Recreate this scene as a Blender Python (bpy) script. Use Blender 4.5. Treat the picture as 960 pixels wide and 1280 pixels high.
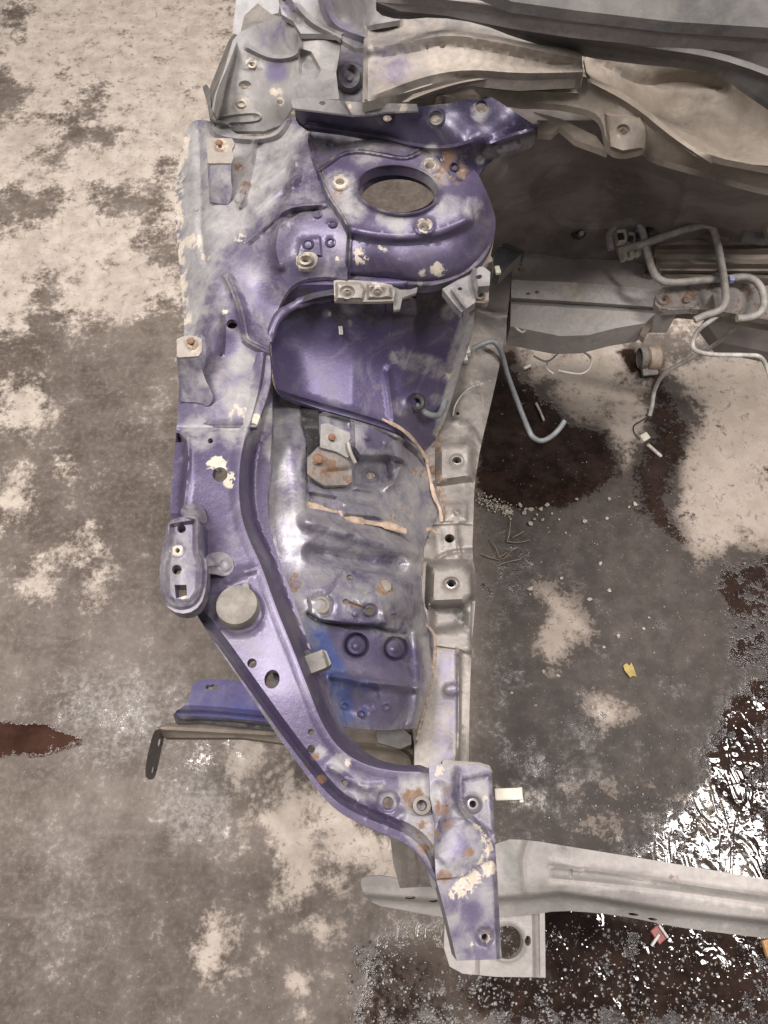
import bpy, bmesh, math, random
import numpy as np
from mathutils import Vector, Matrix
from mathutils.geometry import delaunay_2d_cdt

random.seed(7); rng = np.random.default_rng(7)
scene = bpy.context.scene
for o in list(bpy.data.objects):
    bpy.data.objects.remove(o)
COL = scene.collection

# ------------------------------------------------------------------ camera, light, exposure
FPX, PITCH, HCAM = 985.0, math.radians(24), 1.45      # focal length in photo pixels, tilt from straight down, eye height
cam = bpy.data.cameras.new('camera'); camo = bpy.data.objects.new('camera', cam); COL.objects.link(camo)
camo.location = (0, 0, HCAM); camo.rotation_euler = (PITCH, 0, 0)
cam.sensor_fit = 'VERTICAL'; cam.sensor_height = 32; cam.lens = FPX/1280*32
cam.clip_start = 0.02; cam.clip_end = 60
scene.camera = camo
scene.render.resolution_x, scene.render.resolution_y = 768, 1024
scene.view_settings.view_transform = 'Standard'; scene.view_settings.look = 'None'
scene.view_settings.exposure = -0.08; scene.view_settings.gamma = 1

world = bpy.data.worlds.new('World'); scene.world = world; world.use_nodes = True
wb = world.node_tree.nodes['Background']; wb.inputs[0].default_value = (0.93, 0.95, 1.0, 1); wb.inputs[1].default_value = 0.08

def lamp(name, loc, target, size, size_y, power, colour=(1, 0.95, 0.925)):
    l = bpy.data.lights.new(name, 'AREA'); l.shape = 'RECTANGLE'; l.size = size; l.size_y = size_y
    l.energy = power; l.color = colour
    o = bpy.data.objects.new(name, l); COL.objects.link(o); o.location = loc
    d = Vector(target)-Vector(loc)
    o.rotation_euler = d.to_track_quat('-Z', 'Y').to_euler()
    return o
# ceiling strip lamps of the workshop, the last one an added fill
lamp('overhead_lamp', (-1.25, 0.15, 3.3), (-1.0, 0.3, 0), 0.34, 1.7, 116)
lamp('overhead_lamp', (1.98, 0.14, 3.3), (1.4, 0.3, 0), 0.24, 1.4, 82)
lamp('overhead_lamp', (0.32, 1.0, 3.2), (0.25, 0.8, 0), 0.30, 1.7, 50)
lamp('overhead_lamp', (0.5, -1.9, 3.3), (0.3, 0.0, 0.3), 1.7, 0.34, 16)  # unseen fill lamp added to brighten surfaces that face the front

# ------------------------------------------------------------------ helpers
CP, SP = math.cos(PITCH), math.sin(PITCH)
def PW(x, y, z):
    """point at height z that lies under photo pixel (x, y)"""
    x = np.asarray(x, float); y = np.asarray(y, float); z = np.asarray(z, float)
    a = (x-480)/FPX; b = (640-y)/FPX
    dy = b*CP+SP; dz = b*SP-CP
    t = (z-HCAM)/dz
    return np.stack([a*t, dy*t, z+0*t], -1)
def to_px(X, Y, Z):
    Zc = Z-HCAM
    b = Y*CP+Zc*SP; d = Y*SP-Zc*CP
    return 480+FPX*X/d, 640-FPX*b/d, d
def P(x, y, z): return Vector(PW(x, y, z))

def sstep(t):
    t = np.clip(t, 0, 1); return t*t*(3-2*t)
def dens(pts, step, closed):
    out = []; n = len(pts)
    for i in range(n if closed else n-1):
        a = np.array(pts[i][:2], float); b = np.array(pts[(i+1) % n][:2], float)
        k = max(1, int(round(np.hypot(*(b-a))/step)))
        for j in range(k): out.append(a+(b-a)*j/k)
    if not closed: out.append(np.array(pts[-1][:2], float))
    return np.array(out)
def chaikin(pts, closed=True, it=2):
    """round the corners; a third element marks a corner that stays sharp"""
    p = [tuple(q) for q in pts]
    for _ in range(it):
        o = []; n = len(p)
        for i in range(n):
            q = p[i]
            if len(q) > 2 and q[2]: o.append(q); continue
            if not closed and i in (0, n-1): o.append(q[:2]); continue
            a, b = p[i-1], p[(i+1) % n]
            o.append((q[0]*.75+a[0]*.25, q[1]*.75+a[1]*.25)); o.append((q[0]*.75+b[0]*.25, q[1]*.75+b[1]*.25))
        p = o
    return p
def ell(cx, cy, rx, ry, rot=0, n=None):
    n = n or max(10, int((rx+ry)*1.1)); c, s = math.cos(math.radians(rot)), math.sin(math.radians(rot))
    return [(cx+rx*math.cos(t)*c-ry*math.sin(t)*s, cy+rx*math.cos(t)*s+ry*math.sin(t)*c) for t in [2*math.pi*i/n for i in range(n)]]
def inside(poly, x, y):
    poly = np.asarray(poly, float); r = np.zeros(len(x), bool); n = len(poly); j = n-1
    for i in range(n):
        xi, yi = poly[i]; xj, yj = poly[j]
        if yi != yj:
            r ^= ((yi > y) != (yj > y)) & (x < (xj-xi)*(y-yi)/(yj-yi)+xi)
        j = i
    return r
def dline(pts, x, y, closed=False, signed=False):
    """distance to a polyline (signed: positive on its right when walked down the picture)"""
    pts = np.asarray([q[:2] for q in pts], float); best = np.full(len(x), 1e9); sg = np.ones(len(x)); n = len(pts)
    for i in range(n if closed else n-1):
        a = pts[i]; b = pts[(i+1) % n]; v = b-a; L = max(1e-9, v@v)
        t = np.clip(((x-a[0])*v[0]+(y-a[1])*v[1])/L, 0, 1)
        dx = x-a[0]-t*v[0]; dy = y-a[1]-t*v[1]; d = np.hypot(dx, dy)
        m = d < best-1e-9
        best = np.where(m, d, best)
        if signed: sg = np.where(m, np.sign(-(v[0]*(y-a[1])-v[1]*(x-a[0]))+1e-12), sg)
    return best*sg if signed else best
def sdpoly(poly, x, y):
    d = dline(poly, x, y, True); return np.where(inside([q[:2] for q in poly], x, y), d, -d)

def tps(ctrl):
    c = np.array(ctrl, float)
    if len(c) == 1:
        z0 = c[0, 2]; return lambda x, y: np.full(len(x), z0)
    if len(c) == 2: raise ValueError
    xy = c[:, :2]/100; n = len(c)
    def U(r2): return np.where(r2 > 1e-12, r2*np.log(np.maximum(r2, 1e-12)), 0)
    d2 = ((xy[:, None]-xy[None])**2).sum(-1)
    A = np.zeros((n+3, n+3)); A[:n, :n] = U(d2)+np.eye(n)*2e-3
    A[:n, n] = 1; A[:n, n+1:] = xy; A[n, :n] = 1; A[n+1:, :n] = xy.T
    rhs = np.concatenate([c[:, 2], np.zeros(3)])
    w = np.linalg.lstsq(A, rhs, rcond=None)[0]
    lo, hi = c[:, 2].min()-.02, c[:, 2].max()+.02
    def f(x, y):
        q = np.stack([x, y], -1)/100
        r2 = ((q[:, None]-xy[None])**2).sum(-1)
        return np.clip(U(r2)@w[:n]+w[n]+q@w[n+1:], lo, hi)
    return f
def feats(z, x, y, fl):
    for f in fl:
        k = f[0]
        if k == 'bead':                       # pts, half width, height
            d = dline(chaikin(f[1], False), x, y); z = z+f[3]*np.cos(np.clip(d/f[2], 0, 1)*math.pi/2)**2
        elif k == 'plate':                    # polygon, height, bevel
            d = sdpoly(f[1], x, y); z = z+f[2]*sstep(d/f[3]+.5)
        elif k == 'disc':                     # cx, cy, rx, ry, height, bevel
            q = np.hypot((x-f[1])/f[3], (y-f[2])/f[4]); z = z+f[5]*sstep((1-q)*min(f[3], f[4])/f[6]+.5)
        elif k == 'ring':                     # cx, cy, rx, ry, rot, half width, height
            c, s = math.cos(math.radians(f[5])), math.sin(math.radians(f[5]))
            u = (x-f[1])*c+(y-f[2])*s; v = -(x-f[1])*s+(y-f[2])*c
            d = np.abs(np.hypot(u/f[3], v/f[4])-1)*min(f[3], f[4]); z = z+f[7]*np.cos(np.clip(d/f[6], 0, 1)*math.pi/2)**2
        elif k == 'fn': z = f[1](z, x, y)
    return z

LAYERS = ('dust', 'rust', 'prim', 'grime_shade', 'tint')
def brush(spec, x, y):
    """coverage of one dirt layer: base value, then spots (x, y, r, strength) and strokes ('l', pts, r, strength)"""
    v = np.full(len(x), 0.0)
    for s in spec:
        if np.isscalar(s): v = np.maximum(v, s)
        elif s[0] == 'l': v = np.maximum(v, s[3]*sstep(1.35*(1-dline(s[1], x, y)/s[2])))
        elif s[0] == 'p': v = np.maximum(v, s[3]*sstep(sdpoly(s[1], x, y)/s[2]+.5))
        elif s[0] == '-': v = v*(1-s[4]*sstep(1.35*(1-np.hypot(x-s[1], y-s[2])/s[3])))
        else:
            v = np.maximum(v, s[3]*sstep(1.35*(1-np.hypot(x-s[0], y-s[1])/s[2])))
    return v

def newobj(name, me, parent=None, label=None, cat=None, group=None, kind=None):
    o = bpy.data.objects.new(name, me); COL.objects.link(o)
    if parent is not None: o.parent = parent
    if label: o['label'] = label
    if cat: o['category'] = cat
    if group: o['group'] = group
    if kind: o['kind'] = kind
    return o
def mesh(name, v, f, mat, smooth=True, sharp=40):
    me = bpy.data.meshes.new(name); me.from_pydata([tuple(q) for q in v], [], [tuple(int(i) for i in q) for q in f]); me.materials.append(mat)
    if smooth:
        me.polygons.foreach_set('use_smooth', [True]*len(me.polygons))
        if sharp: me.set_sharp_from_angle(angle=math.radians(sharp))
    me.update(); return me

def feature_points(feat, ring, holes):
    """mesh points and edges that follow the pressed features, so that their edges stay clean"""
    lines = []
    def along(p, closed, offs):
        q = dens(p, 3.0, closed)
        if len(q) < 3: return
        tn = np.roll(q, -1, 0)-np.roll(q, 1, 0)
        if not closed: tn[0] = q[1]-q[0]; tn[-1] = q[-1]-q[-2]
        tn /= np.maximum(1e-6, np.hypot(tn[:, 0], tn[:, 1]))[:, None]; nr = np.stack([-tn[:, 1], tn[:, 0]], -1)
        for o in offs:
            l = q+nr*o; lines.append(np.concatenate([l, l[:1]]) if closed else l)
    for f in feat:
        if f[0] == 'bead': w = f[2]; along(chaikin(f[1], False), False, (0, w*.5, -w*.5, w, -w))
        elif f[0] == 'plate': b = f[3]; along(f[1], True, (-b*.5, 0, b*.5))
        elif f[0] == 'disc': b = f[6]; [along(ell(f[1], f[2], f[3]+o, f[4]+o), True, (0,)) for o in (-b*.5, 0, b*.5) if min(f[3], f[4])+o > .8]
        elif f[0] == 'ring': b = f[6]; [along(ell(f[1], f[2], f[3]+o, f[4]+o, f[5]), True, (0,)) for o in (-b, -b*.5, 0, b*.5, b) if min(f[3], f[4])+o > .8]
        elif f[0] == 'line': along(chaikin(f[1], False), False, f[2])
    P_, E_, cells = [], [], {}
    for l in lines:
        ok = inside(ring, l[:, 0], l[:, 1]) & (dline(ring, l[:, 0], l[:, 1], True) > 1.2)
        for h in holes: ok &= ~inside(h, l[:, 0], l[:, 1]) & (dline(h, l[:, 0], l[:, 1], True) > 1.2)
        prev = None
        for q, k in zip(l.tolist(), ok.tolist()):
            if not k: prev = None; continue
            c = (int(q[0]//1.1), int(q[1]//1.1)); i = cells.get(c)
            if i is None: i = len(P_); P_.append(q); cells[c] = i
            if prev is not None and prev != i and math.dist(P_[prev], P_[i]) < 6: E_.append((prev, i))
            prev = i
    return np.array(P_).reshape(-1, 2), E_

def sheet(name, parent, mat, out, z, holes=(), feat=(), step=4, th=.0022, paint=None, sm=0, lip=None, sharp=50, **tags):
    """a pressed sheet-metal panel: outline and holes, a height field with pressed features, closed edges"""
    ring = dens(chaikin(out, True, sm) if sm else out, step, True)
    loops = [ring]+[dens(h if isinstance(h, list) else ell(*h), min(step, 3), True) for h in holes]
    hx0, hy0 = ring.min(0); hx1, hy1 = ring.max(0)
    gx, gy = np.meshgrid(np.arange(hx0, hx1, step), np.arange(hy0, hy1, step*.87))
    gx = gx+(np.arange(gx.shape[0]) % 2)[:, None]*step*.5
    gx, gy = gx.ravel(), gy.ravel()
    ok = inside(ring, gx, gy) & (dline(ring, gx, gy, True) > step*.5)
    for h in loops[1:]:
        ok &= ~inside(h, gx, gy) & (dline(h, gx, gy, True) > min(step, 3)*.5)
    pts = [tuple(q) for L in loops for q in L]; edges = []; k = 0
    for L in loops:
        n = len(L); edges += [(k+i, k+(i+1) % n) for i in range(n)]; k += n
    gp = np.stack([gx[ok], gy[ok]], -1); ex, ee = feature_points(feat, ring, loops[1:])
    if len(ex):
        cell = {tuple(q) for q in np.floor(ex/2.0).astype(int).tolist()}
        g2 = np.floor(gp/2.0).astype(int).tolist()
        gp = gp[[not any((a+i, b+j) in cell for i in (-1, 0, 1) for j in (-1, 0, 1)) for a, b in g2]] if len(gp) else gp
        edges += [(len(pts)+a, len(pts)+b) for a, b in ee]; pts += [tuple(q) for q in ex]
    pts += [tuple(q) for q in gp]
    r = delaunay_2d_cdt([Vector(q) for q in pts], edges, [], 0, 1e-5)
    V = np.array([(q[0], q[1]) for q in r[0]]); T = np.array([f for f in r[2] if len(f) == 3])
    c = V[T].mean(1); ok = inside(ring, c[:, 0], c[:, 1])
    for h in loops[1:]: ok &= ~inside(h, c[:, 0], c[:, 1])
    T = T[ok]
    a = V[T]; ar = (a[:, 1, 0]-a[:, 0, 0])*(a[:, 2, 1]-a[:, 0, 1])-(a[:, 1, 1]-a[:, 0, 1])*(a[:, 2, 0]-a[:, 0, 0])
    T = np.where((ar > 0)[:, None], T[:, ::-1], T)      # picture y runs down: make faces look up
    x, y = V[:, 0], V[:, 1]
    zz = z(x, y) if callable(z) else (np.full(len(x), z) if np.isscalar(z) else tps(z)(x, y))
    zz = feats(zz, x, y, feat)
    W = PW(x, y, zz); n = len(W)
    # boundary edges -> rim and underside
    e = np.concatenate([T[:, [0, 1]], T[:, [1, 2]], T[:, [2, 0]]])
    key = e[:, 0].astype(np.int64)*n+e[:, 1]; rev = e[:, 1].astype(np.int64)*n+e[:, 0]
    be = e[~np.isin(key, rev)]
    drop = np.full(n, th)
    if lip is not None:
        bd = np.unique(be); drop[:] = lip
    Wb = W.copy(); Wb[:, 2] -= th if lip is None else 0
    bu = np.unique(be); m = {int(v): i for i, v in enumerate(bu)}; nb = len(bu)
    if lip is None:
        verts = np.concatenate([W, Wb, W[bu], Wb[bu]])
        faces = [tuple(t) for t in T]+[(t[2]+n, t[1]+n, t[0]+n) for t in T]
        o1, o2 = 2*n, 2*n+nb
    else:
        low = W[bu].copy(); low[:, 2] -= lip
        verts = np.concatenate([W, W[bu], low]); faces = [tuple(t) for t in T]; o1, o2 = n, n+nb
    faces += [(o1+m[int(a)], o2+m[int(a)], o2+m[int(b)], o1+m[int(b)]) for a, b in be]
    me = mesh(name, verts, faces, mat, sharp=sharp)
    if paint:
        src = np.concatenate([np.arange(n), np.arange(n), bu, bu]) if lip is None else np.concatenate([np.arange(n), bu, bu])
        for L, spec in paint.items():
            at = me.attributes.new(L, 'FLOAT', 'POINT'); at.data.foreach_set('value', brush(spec, x, y)[src].astype(np.float32))
    return newobj(name, me, parent, **tags)

def smooth3(pts, k=6):
    """Catmull-Rom through 3-D points"""
    p = [Vector(q) for q in pts]; o = []
    for i in range(len(p)-1):
        a = p[max(i-1, 0)]; b = p[i]; c = p[i+1]; d = p[min(i+2, len(p)-1)]
        for j in range(k):
            t = j/k
            o.append(.5*((2*b)+(c-a)*t+(2*a-5*b+4*c-d)*t*t+(3*b-a-3*c+d)*t**3))
    o.append(p[-1]); return o
def tube(name, parent, mat, pts, r, sides=8, k=6, flat=1.0, **tags):
    q = smooth3(pts, k) if k else [Vector(a) for a in pts]; v = []; f = []
    up = Vector((0, 0, 1))
    for i, c in enumerate(q):
        d = (q[min(i+1, len(q)-1)]-q[max(i-1, 0)]).normalized()
        s = d.cross(up); s = s.normalized() if s.length > 1e-3 else Vector((1, 0, 0)); u = s.cross(d).normalized()
        rr = r[min(int(i/max(1, len(q)-1)*(len(r)-1)+.5), len(r)-1)] if isinstance(r, (list, tuple)) else r
        for j in range(sides):
            a = 2*math.pi*j/sides; v.append(c+s*math.cos(a)*rr+u*math.sin(a)*rr*flat)
    n = len(q)
    for i in range(n-1):
        for j in range(sides):
            a = i*sides+j; b = i*sides+(j+1) % sides; f.append((a, a+sides, b+sides, b))
    f.append(tuple(range(sides))); f.append(tuple((n-1)*sides+j for j in reversed(range(sides))))
    return newobj(name, mesh(name, v, f, mat, sharp=60), parent, **tags)
def ptube(name, parent, mat, pts, r, **kw):
    return tube(name, parent, mat, [P(*q) for q in pts], r, **kw)
def lathe(name, parent, mat, c, axis, prof, n=20, cap=True, **tags):
    """surface of revolution: prof = (radius, height along axis)"""
    ax = Vector(axis).normalized(); s = ax.orthogonal().normalized(); u = ax.cross(s); v = []; f = []
    for r, h in prof:
        for j in range(n):
            a = 2*math.pi*j/n; v.append(Vector(c)+s*math.cos(a)*r+u*math.sin(a)*r+ax*h)
    for i in range(len(prof)-1):
        for j in range(n):
            a = i*n+j; b = i*n+(j+1) % n; f.append((a, b, b+n, a+n))
    if cap: f.append(tuple((len(prof)-1)*n+j for j in range(n)))
    return newobj(name, mesh(name, v, f, mat, sharp=35), parent, **tags)
def box(name, parent, mat, c, size, rot=(0, 0, 0), bev=.002, **tags):
    bm = bmesh.new(); bmesh.ops.create_cube(bm, size=1)
    bmesh.ops.scale(bm, vec=size, verts=bm.verts)
    if bev: bmesh.ops.bevel(bm, geom=bm.edges[:], offset=bev, segments=2, affect='EDGES', profile=.6)
    from mathutils import Euler
    bmesh.ops.transform(bm, matrix=Matrix.Translation(c) @ Euler(rot).to_matrix().to_4x4(), verts=bm.verts)
    me = bpy.data.meshes.new(name); bm.to_mesh(me); bm.free(); me.materials.append(mat)
    return newobj(name, me, parent, **tags)

# ------------------------------------------------------------------ materials
class NT:
    def __init__(s, name):
        s.m = bpy.data.materials.new(name); s.m.use_nodes = True; s.t = s.m.node_tree; s.t.nodes.clear()
        s.out = s.n('ShaderNodeOutputMaterial'); s.b = s.n('ShaderNodeBsdfPrincipled'); s.l(s.b.outputs[0], s.out.inputs[0])
        s.pos = s.n('ShaderNodeNewGeometry').outputs['Position']
    def n(s, t, **k):
        q = s.t.nodes.new(t)
        for a, v in k.items(): setattr(q, a, v)
        return q
    def l(s, a, b): s.t.links.new(a, b)
    def put(s, sock, v):
        if hasattr(v, 'is_linked') or isinstance(v, bpy.types.NodeSocket): s.l(v, sock)
        elif isinstance(v, (tuple, list)): sock.default_value = (*v, 1) if len(v) == 3 and len(sock.default_value) == 4 else v
        else: sock.default_value = v
    def noise(s, scale, detail=4, rough=.55, dist=0, stretch=None):
        q = s.n('ShaderNodeTexNoise'); src = s.pos
        if stretch:
            mp = s.n('ShaderNodeMapping'); s.l(s.pos, mp.inputs[0]); mp.inputs['Scale'].default_value = stretch; src = mp.outputs[0]
        s.l(src, q.inputs['Vector']); q.inputs['Scale'].default_value = scale; q.inputs['Detail'].default_value = detail
        q.inputs['Roughness'].default_value = rough; q.inputs['Distortion'].default_value = dist
        return q.outputs[0]
    def vor(s, scale, feature='F1', rnd=1):
        q = s.n('ShaderNodeTexVoronoi', feature=feature); s.l(s.pos, q.inputs['Vector']); q.inputs['Scale'].default_value = scale; q.inputs['Randomness'].default_value = rnd
        return q
    def math(s, op, a, b=0.0, c=0.0):
        q = s.n('ShaderNodeMath', operation=op); s.put(q.inputs[0], a); s.put(q.inputs[1], b); s.put(q.inputs[2], c); return q.outputs[0]
    def ramp(s, v, lo, hi, a=0.0, b=1.0, smooth=True):
        q = s.n('ShaderNodeMapRange', interpolation_type='SMOOTHSTEP' if smooth else 'LINEAR'); s.put(q.inputs[0], v)
        q.inputs[1].default_value = lo; q.inputs[2].default_value = hi; q.inputs[3].default_value = a; q.inputs[4].default_value = b; return q.outputs[0]
    def mix(s, f, a, b):
        q = s.n('ShaderNodeMix', data_type='RGBA'); s.put(q.inputs[0], f); s.put(q.inputs[6], a); s.put(q.inputs[7], b); return q.outputs[2]
    def mixf(s, f, a, b):
        q = s.n('ShaderNodeMix', data_type='FLOAT'); s.put(q.inputs[0], f); s.put(q.inputs[2], a); s.put(q.inputs[3], b); return q.outputs[0]
    def attr(s, n):
        return s.n('ShaderNodeAttribute', attribute_name=n).outputs['Fac']
    def bump(s, h, strength, dist):
        q = s.n('ShaderNodeBump'); s.l(h, q.inputs['Height']); s.put(q.inputs["Strength"], strength); q.inputs['Distance'].default_value = dist
        s.l(q.outputs[0], s.b.inputs['Normal']); return q
    def set(s, **k):
        for a, v in k.items(): s.put(s.b.inputs[a.replace('_', ' ')], v)
        return s.m

def metal(name, base, metallic=.5, rough=.35, dust=(.335, .318, .305), rust=(.195, .118, .076), prim=(.52, .455, .375), grime_shade=(.055, .05, .045), tint=(.075, .125, .36),
          coat=.0, film=.25, var=.12, spec=.5, dust_met=0.0, dust_rough=.62):
    """painted or bare sheet metal under patchy dust, rust, primer, grime and overspray (coverage per vertex, broken up by noise)"""
    t = NT(name)
    n1 = t.noise(42, 6, .66, .6); n2 = t.noise(150, 4, .65); n3 = t.noise(9, 4, .6); ns = t.noise(420, 2, .6)
    nm = t.math('ADD', t.math('MULTIPLY', n1, .62), t.math('MULTIPLY', n2, .38))
    fine = t.ramp(n2, .3, .75)
    c = t.mix(t.ramp(n3, .3, .7), tuple(q*(1-var) for q in base), tuple(q*(1+var) for q in base))
    fl = t.mix(t.ramp(ns, .55, .8, 0, .12), c, (.5, .46, .58)) if metallic > .3 else t.mix(t.ramp(ns, .5, .8, 0, .25), c, tuple(q*.55 for q in base))
    c = fl
    met = metallic; ro = t.mixf(n1, rough*.8, rough*1.25)
    film_f = t.math('MULTIPLY', t.ramp(n3, .35, .75), film)          # thin even dust film
    c = t.mix(film_f, c, dust)
    met = t.mixf(film_f, met, 0.0); ro = t.mixf(film_f, ro, .7)
    def lay(c, met, ro, a, col, soft=.16, r=.85, amp=3.0, m=0.0):
        f = t.ramp(t.math('SUBTRACT', t.attr(a), t.math('ADD', t.math('MULTIPLY', t.math('SUBTRACT', nm, .5), amp), .5)), -soft, soft)
        f = t.math('MULTIPLY', f, t.ramp(t.attr(a), .08, .38))
        v = t.mix(fine, tuple(q*.78 for q in col), tuple(min(1, q*1.18) for q in col))
        return t.mix(f, c, v), t.mixf(f, met, m), t.mixf(f, ro, r)
    q = t.attr('tint'); tf = t.ramp(t.math('ADD', q, t.math('MULTIPLY', t.math('SUBTRACT', n1, .5), .5)), .12, 1.1, 0, .85)
    c = t.mix(tf, c, tint)
    c, met, ro = lay(c, met, ro, 'grime_shade', grime_shade, .40, .6, 2.4)
    c, met, ro = lay(c, met, ro, 'dust', dust, .50, dust_rough, 2.5, dust_met)
    c, met, ro = lay(c, met, ro, 'rust', rust, .26, .9, 4.2)
    c, met, ro = lay(c, met, ro, 'prim', prim, .12, .85, 4.6)
    sm1 = t.ramp(t.noise(17, 6, .7, 1.2), .50, .72, 0, .34); c = t.mix(sm1, c, tuple(q*.8 for q in dust)); ro = t.mixf(sm1, ro, .75)
    sm2 = t.ramp(t.noise(23, 6, .72, .8), .46, .28, 0, .30); c = t.mix(sm2, c, grime_shade)
    scr = t.ramp(t.noise(60, 3, .6, .3, (1.0, .12, .4)), .70, .76, 0, .35); c = t.mix(scr, c, tuple(min(1, q*1.3) for q in dust))
    # crumbs of dirt and small chips everywhere
    sp = t.ramp(t.noise(330, 2, .5),   .71, .77, 0, .28); c = t.mix(sp, c, tuple(q*1.25 for q in dust))
    sp2 = t.ramp(t.noise(210, 3, .6, .4), .27, .23, 0, .6); c = t.mix(sp2, c, grime_shade)
    t.bump(t.math('ADD', t.math('MULTIPLY', n2, .6), t.math('MULTIPLY', n1, .8)), .22, .0022)
    return t.set(Base_Color=c, Metallic=met, Roughness=ro, Coat_Weight=coat, Coat_Roughness=.22, Specular_IOR_Level=spec)

def plain(name, col, rough=.6, metallic=0, var=.25, scale=60, bump=.3):
    t = NT(name); n = t.noise(scale, 4, .6); n2 = t.noise(scale*6, 3, .6)
    c = t.mix(t.ramp(n, .3, .7), tuple(q*(1-var) for q in col), tuple(min(1, q*(1+var)) for q in col))
    c = t.mix(t.ramp(n2, .6, .75, 0, .4), c, (.35, .32, .29))
    t.bump(n2, bump, .001)
    return t.set(Base_Color=c, Roughness=rough, Metallic=metallic)

M = {}
M['purple'] = metal('purple_paint', (.090, .072, .132), .36, .36, coat=.10, film=.16, spec=.4, dust=(.315, .300, .292))
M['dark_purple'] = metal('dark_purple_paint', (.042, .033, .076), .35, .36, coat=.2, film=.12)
M['apron'] = metal('dulled_apron_metal', (.096, .080, .150), .40, .36, coat=.08, film=.16, spec=.45, dust=(.47, .455, .45), dust_met=.55, dust_rough=.36)
M['rail'] = metal('dusty_rail_metal', (.17, .155, .145), .5, .38, tint=(.16, .14, .27), film=.35, dust=(.315, .278, .245), dust_met=.25, dust_rough=.48)
M['grey'] = metal('grey_panel', (.160, .155, .165), .35, .45, tint=(.135, .11, .225), film=.3, dust=(.30, .28, .262))
M['pale'] = metal('pale_dusty_panel', (.35, .318, .295), .2, .55, film=.3, tint=(.2, .2, .22), dust=(.43, .395, .37), grime_shade=(.12, .14, .125))
M['brown'] = metal('brown_dusty_panel', (.20, .165, .130), .1, .75, film=.3, tint=(.12, .10, .20), dust=(.285, .24, .195))
M['cowl'] = metal('dusty_cowl_metal', (.165, .155, .155), .3, .5, tint=(.125, .10, .20), film=.3, dust=(.33, .285, .24))
M['mount'] = metal('worn_mount_tab', (.235, .205, .178), .2, .6, film=.3, dust=(.34, .305, .27), prim=(.43, .37, .30))
M['charcoal'] = metal('charcoal_plastic', (.085, .082, .080), .0, .55, film=.3, dust=(.25, .225, .20))
M['firewall'] = metal('firewall_mat', (.20, .172, .160), .0, .6, film=.35, dust=(.38, .33, .30), var=.3)
M['rusty'] = metal('rusty_bracket', (.17, .145, .125), .35, .5, film=.2)
M['wheelhouse'] = metal('wheelhouse_paint', (.088, .071, .145), .38, .40, coat=.05, film=.08, spec=.35)
M['black'] = plain('black_rubber', (.028, .027, .027), .55)
M['sealer'] = plain('seam_sealer', (.37, .275, .205), .7, var=.3, scale=90)
M['plug'] = plain('dirty_plug', (.20, .178, .155), .7, var=.25)
M['sealer_dark'] = plain('old_seam_sealer', (.235, .178, .135), .7, var=.4, scale=140)
M['hose'] = plain('grey_hose', (.16, .165, .17), .5)
M['pipe'] = plain('dusty_pipe', (.33, .30, .27), .6, var=.3)
M['pipe_light'] = plain('dusty_light_pipe', (.45, .42, .385), .55, var=.3)
M['ivory'] = plain('ivory_plastic', (.56, .52, .43), .5, var=.15)
M['tie'] = plain('white_nylon', (.68, .65, .60), .45, var=.1)
M['rustbolt'] = plain('rusty_bolt', (.16, .085, .048), .85, var=.4)
M['leaf'] = plain('yellow_leaf', (.40, .30, .09), .6)
M['red'] = plain('red_plastic', (.32, .095, .085), .35)
M['crumb'] = plain('dirt_crumb', (.40, .35, .285), .85, var=.35, scale=120)
M['twig'] = plain('dry_twig', (.27, .205, .155), .8)
M['blackpl'] = plain('black_plastic', (.03, .03, .032), .35)
M['chrome'] = plain('worn_steel', (.42, .41, .40), .35, .8)
M['side'] = metal('violet_bracket_paint', (.105, .09, .235), .4, .38, coat=.3, film=.15)
M['doorwhite'] = plain('white_door_paint', (.31, .30, .295), .5, var=.15)
M['tapeblue'] = plain('blue_tape', (.36, .36, .55), .6)
M['orange'] = plain('orange_plastic', (.45, .25, .11), .5)
M['sleeve'] = plain('tan_sleeve', (.33, .26, .20), .6)
def glintgrit():
    t = NT('glint_grit'); c = t.mix(t.ramp(t.noise(240, 2), .4, .6), (.07, .06, .055), (.36, .335, .32))
    return t.set(Base_Color=c, Roughness=.15, Specular_IOR_Level=.8)
M['glintgrit'] = glintgrit()

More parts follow.
